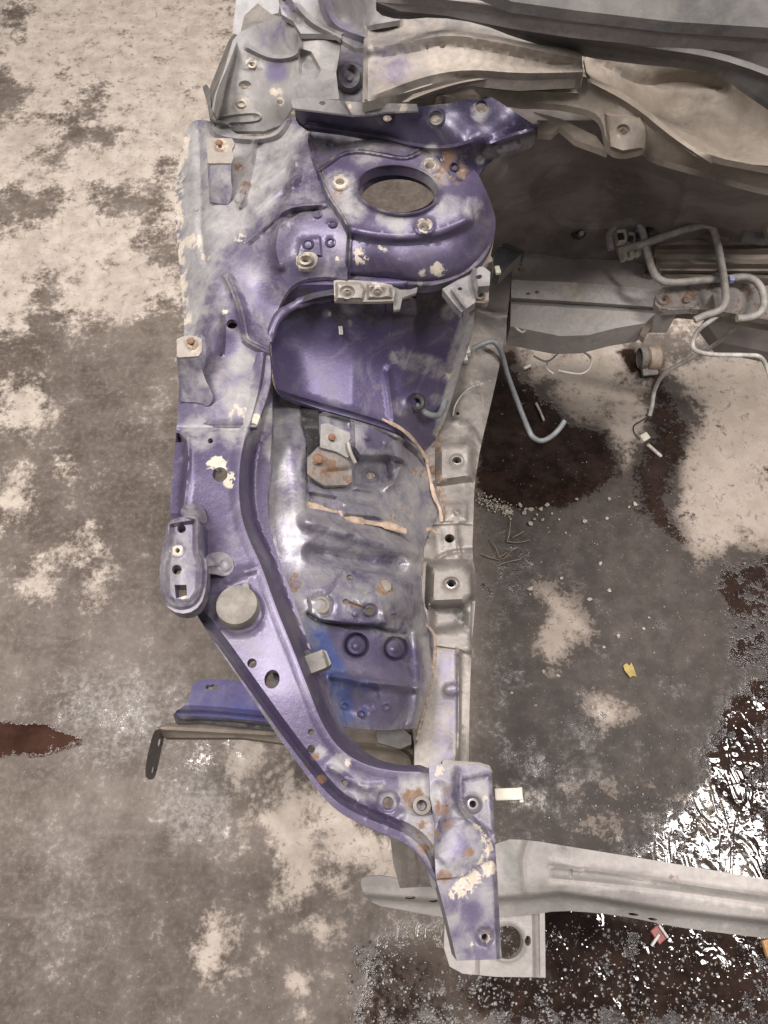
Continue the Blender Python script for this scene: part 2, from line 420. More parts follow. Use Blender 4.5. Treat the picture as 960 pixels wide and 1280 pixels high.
# ------------------------------------------------------------------ floor
def floor_material():
    t = NT('stained_concrete')
    big = t.noise(2.2, 5, .6); mid = t.noise(9, 6, .65); med2 = t.noise(26, 5, .65); fine = t.noise(95, 5, .7); grain = t.noise(420, 3, .6)
    dark = t.attr('dark'); dry = t.attr('dry'); pud = t.attr('pud'); wet = t.attr('wet'); pale_sheen = t.attr('pale_sheen')
    def thr(a, soft, k=1.0):
        n = t.math('ADD', t.math('MULTIPLY', mid, .36), t.math('ADD', t.math('MULTIPLY', med2, .36), t.math('MULTIPLY', fine, .28)))
        return t.ramp(t.math('ADD', t.math('SUBTRACT', a, .5), t.math('MULTIPLY', t.math('SUBTRACT', n, .5), k)), -soft, soft)
    tone = t.math('ADD', t.math('MULTIPLY', big, .40), t.math('ADD', t.math('MULTIPLY', mid, .35), t.math('MULTIPLY', med2, .25)))
    damp = t.mix(t.ramp(tone, .38, .66), (.088, .063, .046), (.240, .200, .170))
    damp = t.mix(t.ramp(fine, .42, .75, 0, .5), damp, (.30, .255, .222))
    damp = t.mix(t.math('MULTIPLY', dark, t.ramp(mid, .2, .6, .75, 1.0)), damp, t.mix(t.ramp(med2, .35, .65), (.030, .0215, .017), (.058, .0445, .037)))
    dryc = t.mix(t.ramp(med2, .3, .7), (.43, .362, .30), (.61, .53, .455))
    dryc = t.mix(t.math('MULTIPLY', dark, 1.15), dryc, (.225, .180, .145))  # shade over the right-hand dry patches put into their colour
    dryc = t.mix(t.ramp(t.noise(5, 5, .65, .8), .48, .66, 0, .45), dryc, (.33, .275, .23))
    dryc = t.mix(t.ramp(fine, .25, .45, .35, 0), dryc, (.31, .262, .225))
    worn = t.ramp(t.noise(48, 6, .72, .7), .56, .68, 0, .75); fd = t.math('MULTIPLY', thr(dry, .15, 2.9), t.math('SUBTRACT', 1.0, worn))
    c = t.mix(fd, damp, dryc)
    # half-dried stain halo between the two
    halo = t.math('MULTIPLY', t.ramp(t.math('ABSOLUTE', t.math('SUBTRACT', fd, .5)), .5, .15), .35)
    c = t.mix(halo, c, (.25, .205, .17))
    fsheen = t.math('MULTIPLY', thr(pale_sheen, .30, 1.7), t.ramp(fine, .35, .62, .15, .6)); c = t.mix(fsheen, c, (.40, .37, .34))  # pale sheen of the wet floor painted into the colour
    fp = thr(pud, .14, 2.5); c = t.mix(fp, c, t.mix(t.ramp(dark, .1, .5), t.mix(t.ramp(mid, .35, .65), (.030, .012, .008), (.075, .036, .025)), t.mix(t.ramp(med2, .35, .65), (.014, .0084, .0064), (.036, .0215, .0165))))
    # scattered grit and dark specks
    c = t.mix(t.ramp(t.noise(150, 3, .5), .68, .73, 0, .7), c, (.085, .07, .06))
    c = t.mix(t.ramp(t.noise(180, 2, .55, .3), .70, .74, 0, .5), c, (.46, .41, .35))
    fw = thr(wet, .20, 2.4)
    ro = t.mixf(fw, t.mixf(fd, .66, .82), t.mixf(grain, .05, .13)); ro = t.mixf(fp, ro, t.mixf(fw, .10, .05))
    def domes(scale, r, keep):            # flat water with low wet lumps standing in it
        v = t.vor(scale); d = t.ramp(v.outputs['Distance'], 0.0, r, 1, 0); k = t.n('ShaderNodeSeparateColor'); t.l(v.outputs['Color'], k.inputs[0])
        return t.math('MULTIPLY', d, t.ramp(k.outputs[0], keep, keep+.15, 0, 1))
    lumps = t.math('ADD', t.math('MULTIPLY', domes(140, .55, .45), .55), t.math('MULTIPLY', domes(62, .5, .5), 1.0))
    streak = t.noise(16, 4, .6, .5, (.35, 2.2, 1.0))
    c = t.mix(t.math('MULTIPLY', t.ramp(streak, .56, .72, 0, .22), t.math('SUBTRACT', 1.0, t.math('MAXIMUM', fp, dark))), c, (.33, .28, .235))
    ripple = t.noise(26, 2, .45, 1.2, (1.0, .45, 1.0))
    hd = t.math('ADD', t.math('MULTIPLY', fine, .9), t.math('ADD', t.math('MULTIPLY', grain, .25), t.math('MULTIPLY', med2, .5)))
    hw = t.math('ADD', t.math('MULTIPLY', lumps, t.ramp(mid, .36, .56, .1, .6)), t.math('ADD', t.math('MULTIPLY', ripple, 4.2), t.math('MULTIPLY', fine, .06)))
    t.bump(t.mixf(fw, t.math('MULTIPLY', hd, t.math('SUBTRACT', 1.0, t.math('MULTIPLY', fp, .9))), hw), .25, .0042)
    return t.set(Base_Color=c, Roughness=ro, Specular_IOR_Level=.5)

DRY = [  # pale dry patches of the slab
 [(660,440),(780,418),(792,452),(772,470),(806,480),(812,520),(792,560),(786,588),(770,560),(755,520),(715,520),(700,500),(680,475),(655,470)],
 [(835,455),(975,430),(985,690),(925,678),(905,690),(868,694),(860,660),(850,640),(856,600),(850,580),(870,545),(880,500),(850,480)],
 [(676,735),(698,742),(720,762),(738,790),(715,806),(690,836),(672,815),(668,790),(684,770)],
 [(743,872),(762,862),(787,890),(768,906),(740,896)],
 [(385,975),(360,990),(330,1010),(310,1022),(335,1030),(345,1060),(350,1100),(340,1135),(385,1140),(400,1172),(424,1165),(430,1120),(440,1085),(500,1100),(520,1060),(455,1030),(420,1000)],
 [(240,1185),(266,1142),(292,1170),(286,1215),(262,1224),(245,1205)], [(362,1220),(388,1216),(384,1236),(365,1236)],
 [(280,950),(312,915),(330,940),(296,1000),(278,990)], [(0,600),(30,595),(45,640),(0,660)], [(68,692),(115,662),(128,690),(100,706)],
 [(112,705),(133,713),(127,762),(106,752)], [(30,722),(60,693),(62,738),(45,748)], [(0,480),(62,478),(76,510),(30,537),(0,532)], [(72,575),(84,570),(84,590),(72,586)]]
TREAD = [[(x+6*k-3*j, y-4*k+17*j), (x+6*k-3*j+5, y-4*k+17*j-1), (x+6*k-3*j+1, y-4*k+17*j+13), (x+6*k-3*j-4, y-4*k+17*j+13)] for x, y in ((318,975),) for k in range(9) for j in range(3) if (k*7+j*5) % 4]
DAMP = [  # darker stains inside the dry area, upper left
 [(-20,70),(38,105),(30,150),(-20,155)], [(50,142),(118,124),(124,150),(60,152)], [(78,162),(150,160),(142,184),(80,182)], [(46,192),(90,180),(86,206),(46,212)],
 [(-20,242),(76,235),(62,276),(-20,284)], [(120,228),(180,240),(205,208),(204,250),(192,292),(150,270),(126,262)], [(168,300),(225,290),(230,340),(190,330)],
 [(30,404),(58,342),(92,350),(62,388),(95,412),(140,400),(200,385),(232,380),(232,520),(60,520)], [(110,115),(135,95),(128,130)], [(0,20),(35,0),(30,40)],
 [(392,1068),(418,1062),(422,1090),(404,1098)], [(385,1010),(402,1008),(404,1060),(392,1062)], [(375,1125),(400,1105),(440,1130),(430,1160),(390,1150)], [(340,950),(390,985),(360,990),(310,1005)]]
PUD = [  # dark oily water
 ([(975,825),(915,880),(885,935),(892,985),(935,1020),(950,1100),(985,1110)], 1.0, 26), ([(690,1135),(980,1165),(985,1300),(640,1300),(560,1240),(600,1200),(690,1220)], .80, 50),
 ([(600,455),(640,430),(655,470),(690,500),(720,528),(760,538),(785,600),(700,640),(598,640),(590,560)], .82, 26), ([(808,478),(815,450),(842,470),(868,530),(858,580),(846,640),(868,700),(790,640),(770,590),(796,560)], .62, 26),
 ([(-30,900),(55,902),(112,924),(60,944),(-30,950)], .95, 20), ([(430,1160),(560,1190),(600,1300),(420,1300)], .52, 40), ([(592,480),(640,470),(600,1000),(585,1000)], .5, 40), ([(880,690),(985,680),(985,840),(900,860)], .6, 40),
 ([(625,1120),(965,1180),(985,1230),(690,1230)], .85, 26), ([(790,470),(768,440),(790,430),(812,450)], .8, 10)]
WET = [  # glossy wet skin
 ([(760,1066),(850,985),(900,860),(985,800),(985,1300),(420,1300),(450,1160),(620,1120)], .82, 70), ([(60,830),(230,830),(330,900),(310,1010),(300,1075),(200,1080),(180,990),(-20,960),(-20,890)], .50, 60),
 ([(600,640),(690,660),(680,860),(590,980)], .42, 40), ([(600,960),(700,860),(800,860),(700,1060),(620,1080)], .45, 40)]
PALE_SHEEN = [([(70,830),(240,825),(250,900),(170,960),(60,925)], .62, 60), ([(188,1000),(230,970),(282,965),(292,1000),(285,1050),(210,1055)], .75, 30), ([(590,980),(760,900),(800,980),(680,1060)], .35, 60),
 ([(110,540),(215,480),(215,560)], .45, 60), ([(0,1000),(140,980),(160,1200),(0,1260)], .35, 90), ([(690,1230),(960,1200),(960,1290),(720,1290)], .3, 60)]
def build_floor():
    ax = np.concatenate([np.linspace(-5, -1.3, 14), np.arange(-1.28, 1.28, .0065), np.linspace(1.3, 5, 14)])
    ay = np.concatenate([np.linspace(-4, -.4, 14), np.arange(-.38, 2.3, .0075), np.linspace(2.35, 6, 14)])
    gx, gy = np.meshgrid(ax, ay); X, Y = gx.ravel(), gy.ravel(); n = len(X)
    px, py, d = to_px(X, Y, 0*X)
    ok = d > .3; px = np.where(ok, px, -500); py = np.where(ok, py, 2000)
    dry = np.full(n, .36)
    left = sstep((330-px)/80)
    dry = dry*(1-left)+left*(.20+.57*sstep((480-py)/130))
    right = sstep((px-520)/80)*sstep((1000-py)/60); dry = dry*(1-right)+right*.20
    dry = np.where(py > 1000, np.minimum(dry, .30), dry)
    upr = sstep((px-600)/60)*sstep((440-py)/40); dry = dry*(1-upr)+upr*.55
    for p in DRY: dry = np.maximum(dry, .5+.42*np.clip(sdpoly(p, px, py)/30, -1, 1))
    for p in DAMP: dry = np.minimum(dry, .5-.42*np.clip(sdpoly(p, px, py)/30, -1, 1))
    for p in TREAD: dry = np.maximum(dry, .5+.30*np.clip(sdpoly(p, px, py)/4, -1, 1))
    def lay(L, base):
        v = np.full(n, base)
        for p, s, soft in L: v = np.maximum(v, s*sstep(sdpoly(p, px, py)/(soft*1.8)+.5))
        return v
    pud = lay(PUD, 0); wet = lay(WET, .12)*(1-.9*sstep(sdpoly(PUD[4][0], px, py)/30+.5)); pale_sheen = lay(PALE_SHEEN, .06)
    pud = np.maximum(pud, .30*sstep((px-570)/60)*sstep((py-420)/60)*sstep((1060-py)/80))
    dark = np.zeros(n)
    under = (px > 420) & (px < 590) & (py > 170) & (py < 310); dry = np.where(under, .15, dry)  # floor seen through the strut opening darkened; body shade put into its colour
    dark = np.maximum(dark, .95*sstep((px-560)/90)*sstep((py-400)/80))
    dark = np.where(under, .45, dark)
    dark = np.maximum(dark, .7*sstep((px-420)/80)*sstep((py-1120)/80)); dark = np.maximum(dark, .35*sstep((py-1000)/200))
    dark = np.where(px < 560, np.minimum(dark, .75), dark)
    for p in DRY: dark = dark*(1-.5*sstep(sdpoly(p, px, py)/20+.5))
    out = (px < -40) | (px > 1000) | (py < -40) | (py > 1320)
    dry = np.where(out, .42, dry); 
    ny, nx = gx.shape; idx = np.arange(n).reshape(ny, nx)
    F = np.stack([idx[:-1, :-1], idx[:-1, 1:], idx[1:, 1:], idx[1:, :-1]], -1).reshape(-1, 4)
    Z = .0012*(np.sin(X*7.1+Y*3.3)+np.sin(Y*9.7-X*4.1))
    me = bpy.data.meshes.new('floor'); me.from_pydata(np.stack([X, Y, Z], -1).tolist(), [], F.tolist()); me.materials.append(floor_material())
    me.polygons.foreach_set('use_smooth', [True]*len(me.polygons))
    for nm, v in (('dry', dry), ('pud', pud), ('wet', wet), ('pale_sheen', pale_sheen), ('dark', dark)):
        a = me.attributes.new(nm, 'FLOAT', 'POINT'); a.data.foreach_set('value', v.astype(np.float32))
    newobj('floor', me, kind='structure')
build_floor()

# ------------------------------------------------------------------ the car front
body = newobj('car_front_body', None, label='stripped purple car front body section with strut tower, apron and bare rails', cat='car body')
body.location = (0, 0, 0); body.empty_display_size = .1

def bolt_ring(parent, x, y, z, r, mat='rusty', name='weld_nut', h=.004, axis=(0, .12, 1)):
    return lathe(name, parent, M[mat], P(x, y, z), axis, [(r*1.25, -.002), (r*1.2, h*.6), (r, h), (r*.62, h), (r*.55, h*.5), (r*.5, -.006)], 16, cap=False)

# ---- upper rail (fender apron rail), front half
CREST = [(330,438),(325,480),(315,520),(302,560),(298,600),(300,640),(310,672),(326,705),(345,760),(365,808),(385,860),(402,905),(425,938),(455,956),(490,964),(524,965)]
crest_s = chaikin(CREST, False)
def rail_drop(z, x, y):
    d = dline(crest_s, x, y, signed=True)
    d = np.where((x > 505) & (y > 960), np.minimum(d, (968-y)*1.0), d)
    d = np.where(y < 440, -10, d)
    roll = .004*np.clip(1-np.abs(d+3)/7, 0, 1)
    return z-.052*sstep(d/19)+roll*(d < 4)
upper_rail = sheet('upper_rail', body, M['purple'],
    [(223,500),(221,533),(216,590),(211,640),(222,700),(238,755),(262,795),(300,850),(340,910),(380,965),(410,1005),(440,1025),(480,1043),(508,1054),(528,1072),(541,1100),
     (552,1105,1),(566,1080),(566,1000),(540,962),(525,956,1),(500,957),(470,949),(445,931),(426,908),(412,880),(396,832),(381,790),(366,745),(347,695),(335,655),(334,615),(338,570),(341,520),(339,480),(338,440,1),(300,440),(228,440,1)],
    [(230,500,.718),(300,500,.722),(214,620,.708),(230,600,.716),(290,600,.722),(330,800,.718),(262,800,.712),(290,790,.718),(350,870,.714),(320,880,.708),(400,960,.704),(385,980,.700),(480,1000,.698),(470,1035,.694),(545,1040,.692),(560,980,.692),(530,1085,.690),(320,700,.722),(260,700,.718),(380,900,.712),(430,975,.704)],
    holes=[(263,551,3.6,3.4),(275,593,9.5,9.2),(315,829,6,6.2),(340,849,9.5,12,12),(389,915,4.2,4.2),(389,936,5,5.2),(431,978,4,4),(485,1003,7,7.5)],
    feat=[('fn', rail_drop), ('line', CREST, (-8,-3,0,5,10,15,19)), ('bead', [(250,768),(273,796),(310,848),(350,904),(390,957),(418,992),(446,1010),(482,1025),(512,1036),(537,1058),(553,1098)], 7, -.010),
          ('plate', [(205,560),(224,545),(231,552),(232,575),(226,645),(200,645)], -.016, 7), ('bead', [(234,545),(236,580),(229,640)], 6, .004),
          ('disc', 299,764,30,28,.004,8), ('disc', 485,1002,13,13,-.004,5), ('bead', [(440,985),(470,1020),(500,1018)], 12, -.004), ('bead', [(415,960),(450,985),(475,984)], 8, .003),
          ('bead', [(285,725),(300,716),(315,712)], 8, .005), ('bead', [(223,537),(318,537)], 4, -.002)],
    step=3.6, sm=2, lip=.012,
    paint=dict(dust=[.16, (300,520,60,.8), (280,480,60,.7), (250,540,40,.55), (345,560,25,.8), (425,955,20,.7), (400,940,12,.8), (330,520,22,.8), ('l',[(450,985),(500,1000)],24,.45), ('p',[(500,970),(545,960),(550,1100),(530,1070),(505,1040)],24,.8)],
               prim=[(270,580,20,.95), (288,600,14,.75), (432,955,9,.7)], rust=[(272,578,17,.62), (402,975,10,.8), (393,945,9,.75), (515,1000,26,.62), (528,1035,22,.62), (530,1060,16,.6)],
               grime_shade=[('l',[(300,640),(330,700),(370,800),(400,880)],9,.35), ('l',[(262,790),(300,845),(340,905),(385,960)],6,.6)]))

# dark liner of the rail box below the upper skin
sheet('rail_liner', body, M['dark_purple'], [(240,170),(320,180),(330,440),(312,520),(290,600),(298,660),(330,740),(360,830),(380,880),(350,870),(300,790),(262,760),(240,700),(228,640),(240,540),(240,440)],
      [(240,200,.66),(320,200,.67),(240,500,.655),(310,500,.655),(290,700,.655),(360,850,.65),(230,640,.655)], holes=[(276,590,14,12),(316,829,9,9),(336,850,6,12)], step=9, sm=1, paint=dict(dust=[.45], grime_shade=[.3]))

# ---- rear half of the rail and flank of the tower
SEAM = [(383,160),(388,200),(398,214),(406,242),(425,270),(434,285),(432,318),(431,348)]
apron_rear = sheet('apron_rail_panel', body, M['purple'],
    [(236,150),(262,150),(285,160),(300,170),(330,171),(348,162),(360,145),(372,150),(384,166),(390,200),(400,214),(408,242),(427,270),(437,285),(435,318),(434,349,1),(405,345),(378,349),(360,361),(348,384),(340,410),(336,432),(340,470),(333,500),(320,534,1),(221,534,1),(223,500),(226,450),(231,420),(229,385),(224,330),(218,265),(219,235),(226,190)],
    [(236,150,.735),(222,210,.714),(218,265,.708),(226,330,.703),(230,400,.700),(224,500,.712),(240,480,.722),(262,200,.745),(262,280,.742),(258,350,.735),(262,420,.727),
     (300,200,.756),(300,280,.752),(300,350,.742),(300,420,.733),(290,500,.726),(340,180,.772),(350,240,.777),(375,200,.792),(372,260,.787),(390,230,.790),
     (330,320,.758),(345,350,.747),(335,420,.722),(332,470,.717),(322,520,.722),(380,300,.778),(400,320,.768),(430,330,.766),(430,348,.752),(385,349,.752),(360,362,.742),(425,280,.786),(410,240,.791),(365,320,.770),(350,380,.728)],
    holes=[(290,405,7,6)],
    feat=[('bead', [(318,262),(345,240),(372,222)], 8, .005), ('bead', [(330,290),(355,268),(395,262)], 8, -.006), ('bead', [(312,300),(335,282),(360,258),(405,256)], 6, .006), ('bead', [(322,232),(348,215),(370,196)], 7, .004),
          ('bead', [(370,200),(366,235),(360,258),(348,285),(344,312),(350,332)], 10, .008), ('bead', [(262,153),(267,166),(285,172),(320,175),(345,170),(354,160),(360,148)], 6, .009), ('bead', [(319,174),(312,210),(304,248),(299,258)], 5, .008),
          ('bead', [(284,345),(296,372),(304,402),(307,424),(318,430),(334,438)], 8, .007), ('bead', [(284,345),(296,372),(304,402),(307,424),(318,430),(334,438)], 3, -.004),
          ('bead', [(249,165),(251,240),(250,285),(257,330)], 6, -.005), ('bead', [(222,272),(262,262)], 5, -.003), ('ring', 385,305,6,5.5,0,2,.002), ('ring', 413,303,5,5,0,2,.002), ('ring', 397,268,4.5,4,0,2,.002), ('ring', 416,280,4.5,4,0,2,.002),
          ('bead', [(278,395),(279,420),(277,440)], 4, .006), ('bead', [(256,420),(258,450),(250,470)], 5, -.005), ('disc', 299,248,6,6,.004,3), ('plate', [(376,300),(400,296),(402,320),(372,318)], .003, 3), ('bead', [(223,530),(318,530)], 3, .0015)],
    step=3.4, sm=2, lip=.006,
    paint=dict(dust=[.32, ('p',[(215,150),(350,150),(385,160),(372,200),(340,260),(300,300),(270,330),(250,440),(215,440)],30,.80), (350,190,40,.85), (300,450,30,.7), (300,500,40,.75), (330,250,30,.6), (345,420,10,.5), ('-',370,320,45,.95), ('-',400,290,30,.9), ('-',320,370,26,.6), ('-',300,400,20,.5), ('-',280,430,26,.6)],
               prim=[('l',[(230,170),(222,240),(222,300),(232,400)],12,.58), (300,300,14,.55), (255,320,12,.6), (420,323,5,.9), (281,390,5,.8), (240,300,20,.5), (300,515,22,.55), (318,525,14,.6)], rust=[(305,235,16,.45), (300,210,12,.5)],
               grime_shade=[('l',[(284,345),(296,372),(304,402),(307,424),(318,430),(334,438)],4,.55), ('l',[(262,156),(267,169),(285,176),(320,179),(345,174)],3.5,.6), ('l',[(222,531),(318,531)],2.5,.8), (258,240,14,.55), (330,200,20,.35), ('l',[(330,290),(355,268),(395,262)],4,.4), ('l',[(305,180),(300,230)],8,.6)]))

# ---- strut tower cap
strut_tower = sheet('strut_tower', body, M['purple'],
    [(383,160),(388,200),(398,214),(406,242),(425,270),(434,285),(432,318),(431,348,1),(470,351),(520,358),(548,356),(577,345),(600,330),(614,308),(621,282),(616,258),(606,235),(596,214),(575,195),(540,172),(500,162),(450,150),(400,148)],
    [(383,160,.797),(400,215,.794),(430,190,.794),(450,240,.792),(497,195,.797),(550,215,.797),(545,270,.792),(450,280,.790),(497,285,.790),(434,300,.780),(500,303,.783),(560,300,.780),(595,250,.791),(598,290,.774),(440,330,.766),(500,335,.766),(560,325,.766),(596,308,.760),
     (432,348,.745),(490,352,.741),(545,356,.740),(575,345,.742),(600,329,.745),(615,300,.748),(620,280,.756),(613,255,.776),(450,155,.805),(540,175,.805)],
    holes=[(497,237,50,28.5,6),(425,227,6,4.2),(537,207,6,4.2),(530,283,6.5,5)],
    feat=[('disc', 500,236,116,64,.008,16), ('ring', 497,237,52,30.5,6,3.2,.006), ('ring', 425,227,11,8.5,0,4,.003), ('ring', 537,207,11,8,0,4,.003), ('ring', 530,283,11,9,0,4,.003), ('bead', [(385,165),(391,198),(401,212),(410,242),(429,268),(437,285),(435,318),(434,346)], 5, .006), ('bead', [(385,165),(391,198),(401,212),(410,242),(429,268),(437,285),(435,318),(434,346)], 2.2, -.004),
          ('bead', [(398,212),(414,200),(428,190),(450,187),(480,192),(508,197),(522,190)], 5, .006), ('bead', [(398,212),(414,200),(428,190),(450,187),(480,192),(508,197),(522,190)], 2, -.004), ('ring', 412,181,5,4,0,2,.002), ('bead', [(440,290),(490,299),(545,295),(585,275)], 10, .003),
          ('bead', [(436,344),(480,347),(525,353),(560,349),(590,334),(610,308)], 4, -.003)],
    step=3.4, sm=2, lip=.012, sharp=60,
    paint=dict(dust=[.10, (425,235,36,.62), (440,262,30,.66), (460,185,40,.45), (545,215,36,.62), (560,260,30,.5), (500,280,28,.5), (590,260,24,.55), (480,270,20,.5)], prim=[(425,227,14,.72), (537,207,14,.66), (530,283,15,.75), (452,320,17,.70), (478,316,16,.62), (548,336,15,.72), (498,322,10,.55), (528,340,8,.6)],
               rust=[(425,227,12,.75), (537,207,13,.85), (530,283,11,.5), (557,215,26,.55), (420,240,16,.4)], grime_shade=[('l',[(385,165),(391,198),(401,212),(410,242),(429,268),(437,285),(435,318),(434,346)],3.2,.7), ('l',[(436,347),(480,350),(525,356),(560,351),(592,335),(614,306)],3.5,.7), ('l',[(398,212),(414,200),(428,190),(450,187),(480,192),(508,197),(522,190)],3,.6), ('p',[(380,150),(540,165),(545,200),(520,195),(440,185),(400,210)],14,.55), ('l',[(440,250),(455,268),(497,272),(545,262)],7,.35)]))
for x, y, z in ((425,227,.794),(537,207,.797),(530,283,.790)):
    bolt_ring(strut_tower, x, y, z-.003, .0085, 'rusty', 'weld_nut')
lathe('tower_neck', strut_tower, M['dark_purple'], P(497,238,.795), (0,.20,1), [(.043,.001),(.041,-.004),(.041,-.012)], 30, cap=False)

# ---- brace from the tower to the cowl
brace = sheet('cowl_brace', body, M['dark_purple'],
    [(368,134),(384,136),(440,136),(480,133),(520,133),(560,131),(588,121,1),(614,121,1),(630,131),(672,159,1),(671,178),(646,189),(622,193),(605,206),(593,235),(580,243),(562,241),(549,234),(546,206),(534,191),(505,186),(470,175),(440,167),(384,160,1),(370,150)],
    [(370,138,.850),(440,142,.850),(520,140,.850),(600,122,.850),(384,157,.812),(420,162,.811),(470,170,.810),(505,180,.808),(545,186,.815),(640,150,.846),(670,160,.842),(668,177,.815),(640,189,.815),(600,170,.842),(585,180,.840),(615,176,.838),(560,215,.806),(580,238,.803),(562,238,.803),(597,215,.800),(605,195,.812),(480,150,.838),(540,160,.838),(420,150,.832)],
    holes=[(484,146,6,6),(545,147,7,7),(602,133,8,8),(625,184,4,3,-20),(649,177,4.2,3,-20)],
    feat=[('bead', [(384,156),(420,162),(470,169),(505,180),(540,186),(570,184),(588,178)], 4, .005), ('bead', [(612,180),(640,170),(668,163)], 4, .003), ('ring', 484,146,8,8,0,3,.003), ('ring', 545,147,9,9,0,3,.003), ('ring', 568,208,5,5,0,2,.003)],
    step=3.2, sm=1, lip=.004,
    paint=dict(dust=[.12, ('l',[(610,192),(640,184),(670,175)],10,.7), (545,150,18,.6), (600,140,20,.55), (480,150,14,.4), (600,200,10,.5), (540,190,18,.5)], rust=[('p',[(545,190),(585,190),(590,240),(550,240)],18,.62), (556,190,14,.6), (563,232,8,.9)], prim=[(552,200,4,.9),(560,222,6,.8)]))
sheet('brace_flange', brace, M['grey'], [(363,124),(385,122),(440,127),(480,129),(521,130),(523,138),(480,140),(462,143),(440,144),(400,139),(366,135)], [(365,125,.862),(520,131,.862),(365,134,.857),(522,138,.856),(440,143,.855)], holes=[(403,129,4,2.8)], step=3, feat=[('bead',[(430,126),(440,143)],3,.004)],
      paint=dict(dust=[.55, (440,133,20,.8)], prim=[(500,134,16,.5), (438,133,6,.7)]))

# ---- wheelhouse behind: front wall of the tower and the bulge below it
def smax(a, b, k): return .5*(a+b+np.sqrt((a-b)**2+k*k))
def wheel_z(x, y):
    wall = .747-.00132*(y-352)-.0008*np.maximum(0, x-505)
    shelf = .649-.00034*(y-440)-.00022*(x-380)-.0003*np.maximum(0, x-440)
    left = .650+(368-x)*.0017-.0002*(y-440)
    right = .640-.0024*(x-483)-.0001*(y-470)-.0010*np.maximum(0, y-508)
    low = -smax(-shelf, -right, .014)
    z = smax(smax(wall, low, .022), left, .022)
    z = np.where(x < 345, np.maximum(z, .69), z)
    return np.clip(z, .46, .745)
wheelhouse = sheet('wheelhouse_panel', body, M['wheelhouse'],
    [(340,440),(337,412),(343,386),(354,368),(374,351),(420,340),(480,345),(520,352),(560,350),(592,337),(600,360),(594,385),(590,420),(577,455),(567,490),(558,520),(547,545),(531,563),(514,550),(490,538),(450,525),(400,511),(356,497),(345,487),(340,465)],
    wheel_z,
    holes=[],
    feat=[('bead', [(347,486),(360,491),(400,503),(450,517),(490,530),(512,545),(528,560)], 5, .007), ('bead', [(343,410),(352,398),(372,380),(395,372),(418,368)], 7, .012), ('ring', 520,503,13,12,0,3,.004), ('bead', [(484,462),(488,490),(492,525)], 6, .006),
          ('plate', [(482,370),(520,372),(520,395),(482,392)], .005, 3)],
    step=3.4, sm=2, lip=.006, sharp=70,
    paint=dict(dust=[.05, ('l',[(500,446),(530,455),(565,468)],22,.48), ('l',[(590,350),(585,400),(568,450)],15,.66), ('l',[(600,380),(580,430),(562,490),(548,540)],10,.95), (440,380,26,.42), (408,392,9,.6), (500,510,22,.4), (480,378,20,.4), (545,500,14,.5), (560,390,18,.5)],
               tint=[0], grime_shade=[('p',[(350,360),(590,355),(585,395),(540,415),(480,412),(400,400),(352,405)],30,.6)], prim=[(410,393,7,.55), (560,470,8,.6)], rust=[(552,535,16,.55)]))  # shade of the steep upper wall painted in through the dark dirt layer
ptube('seam_tube', wheelhouse, M['purple'], [(337,428,.716),(342,408,.722),(351,393,.724),(366,383,.722),(380,377,.722),(392,374,.722),(404,373,.722),(414,368,.724),(419,360,.728)], [.004,.0055,.006,.005,.0065,.0055,.006,.007,.0075], sides=10)
lathe('grommet', wheelhouse, M['black'], P(520,504,.556), (.15,-.35,1), [(.0125,-.002),(.0125,.004),(.0095,.007),(.006,.005),(.0055,-.01)], 18)

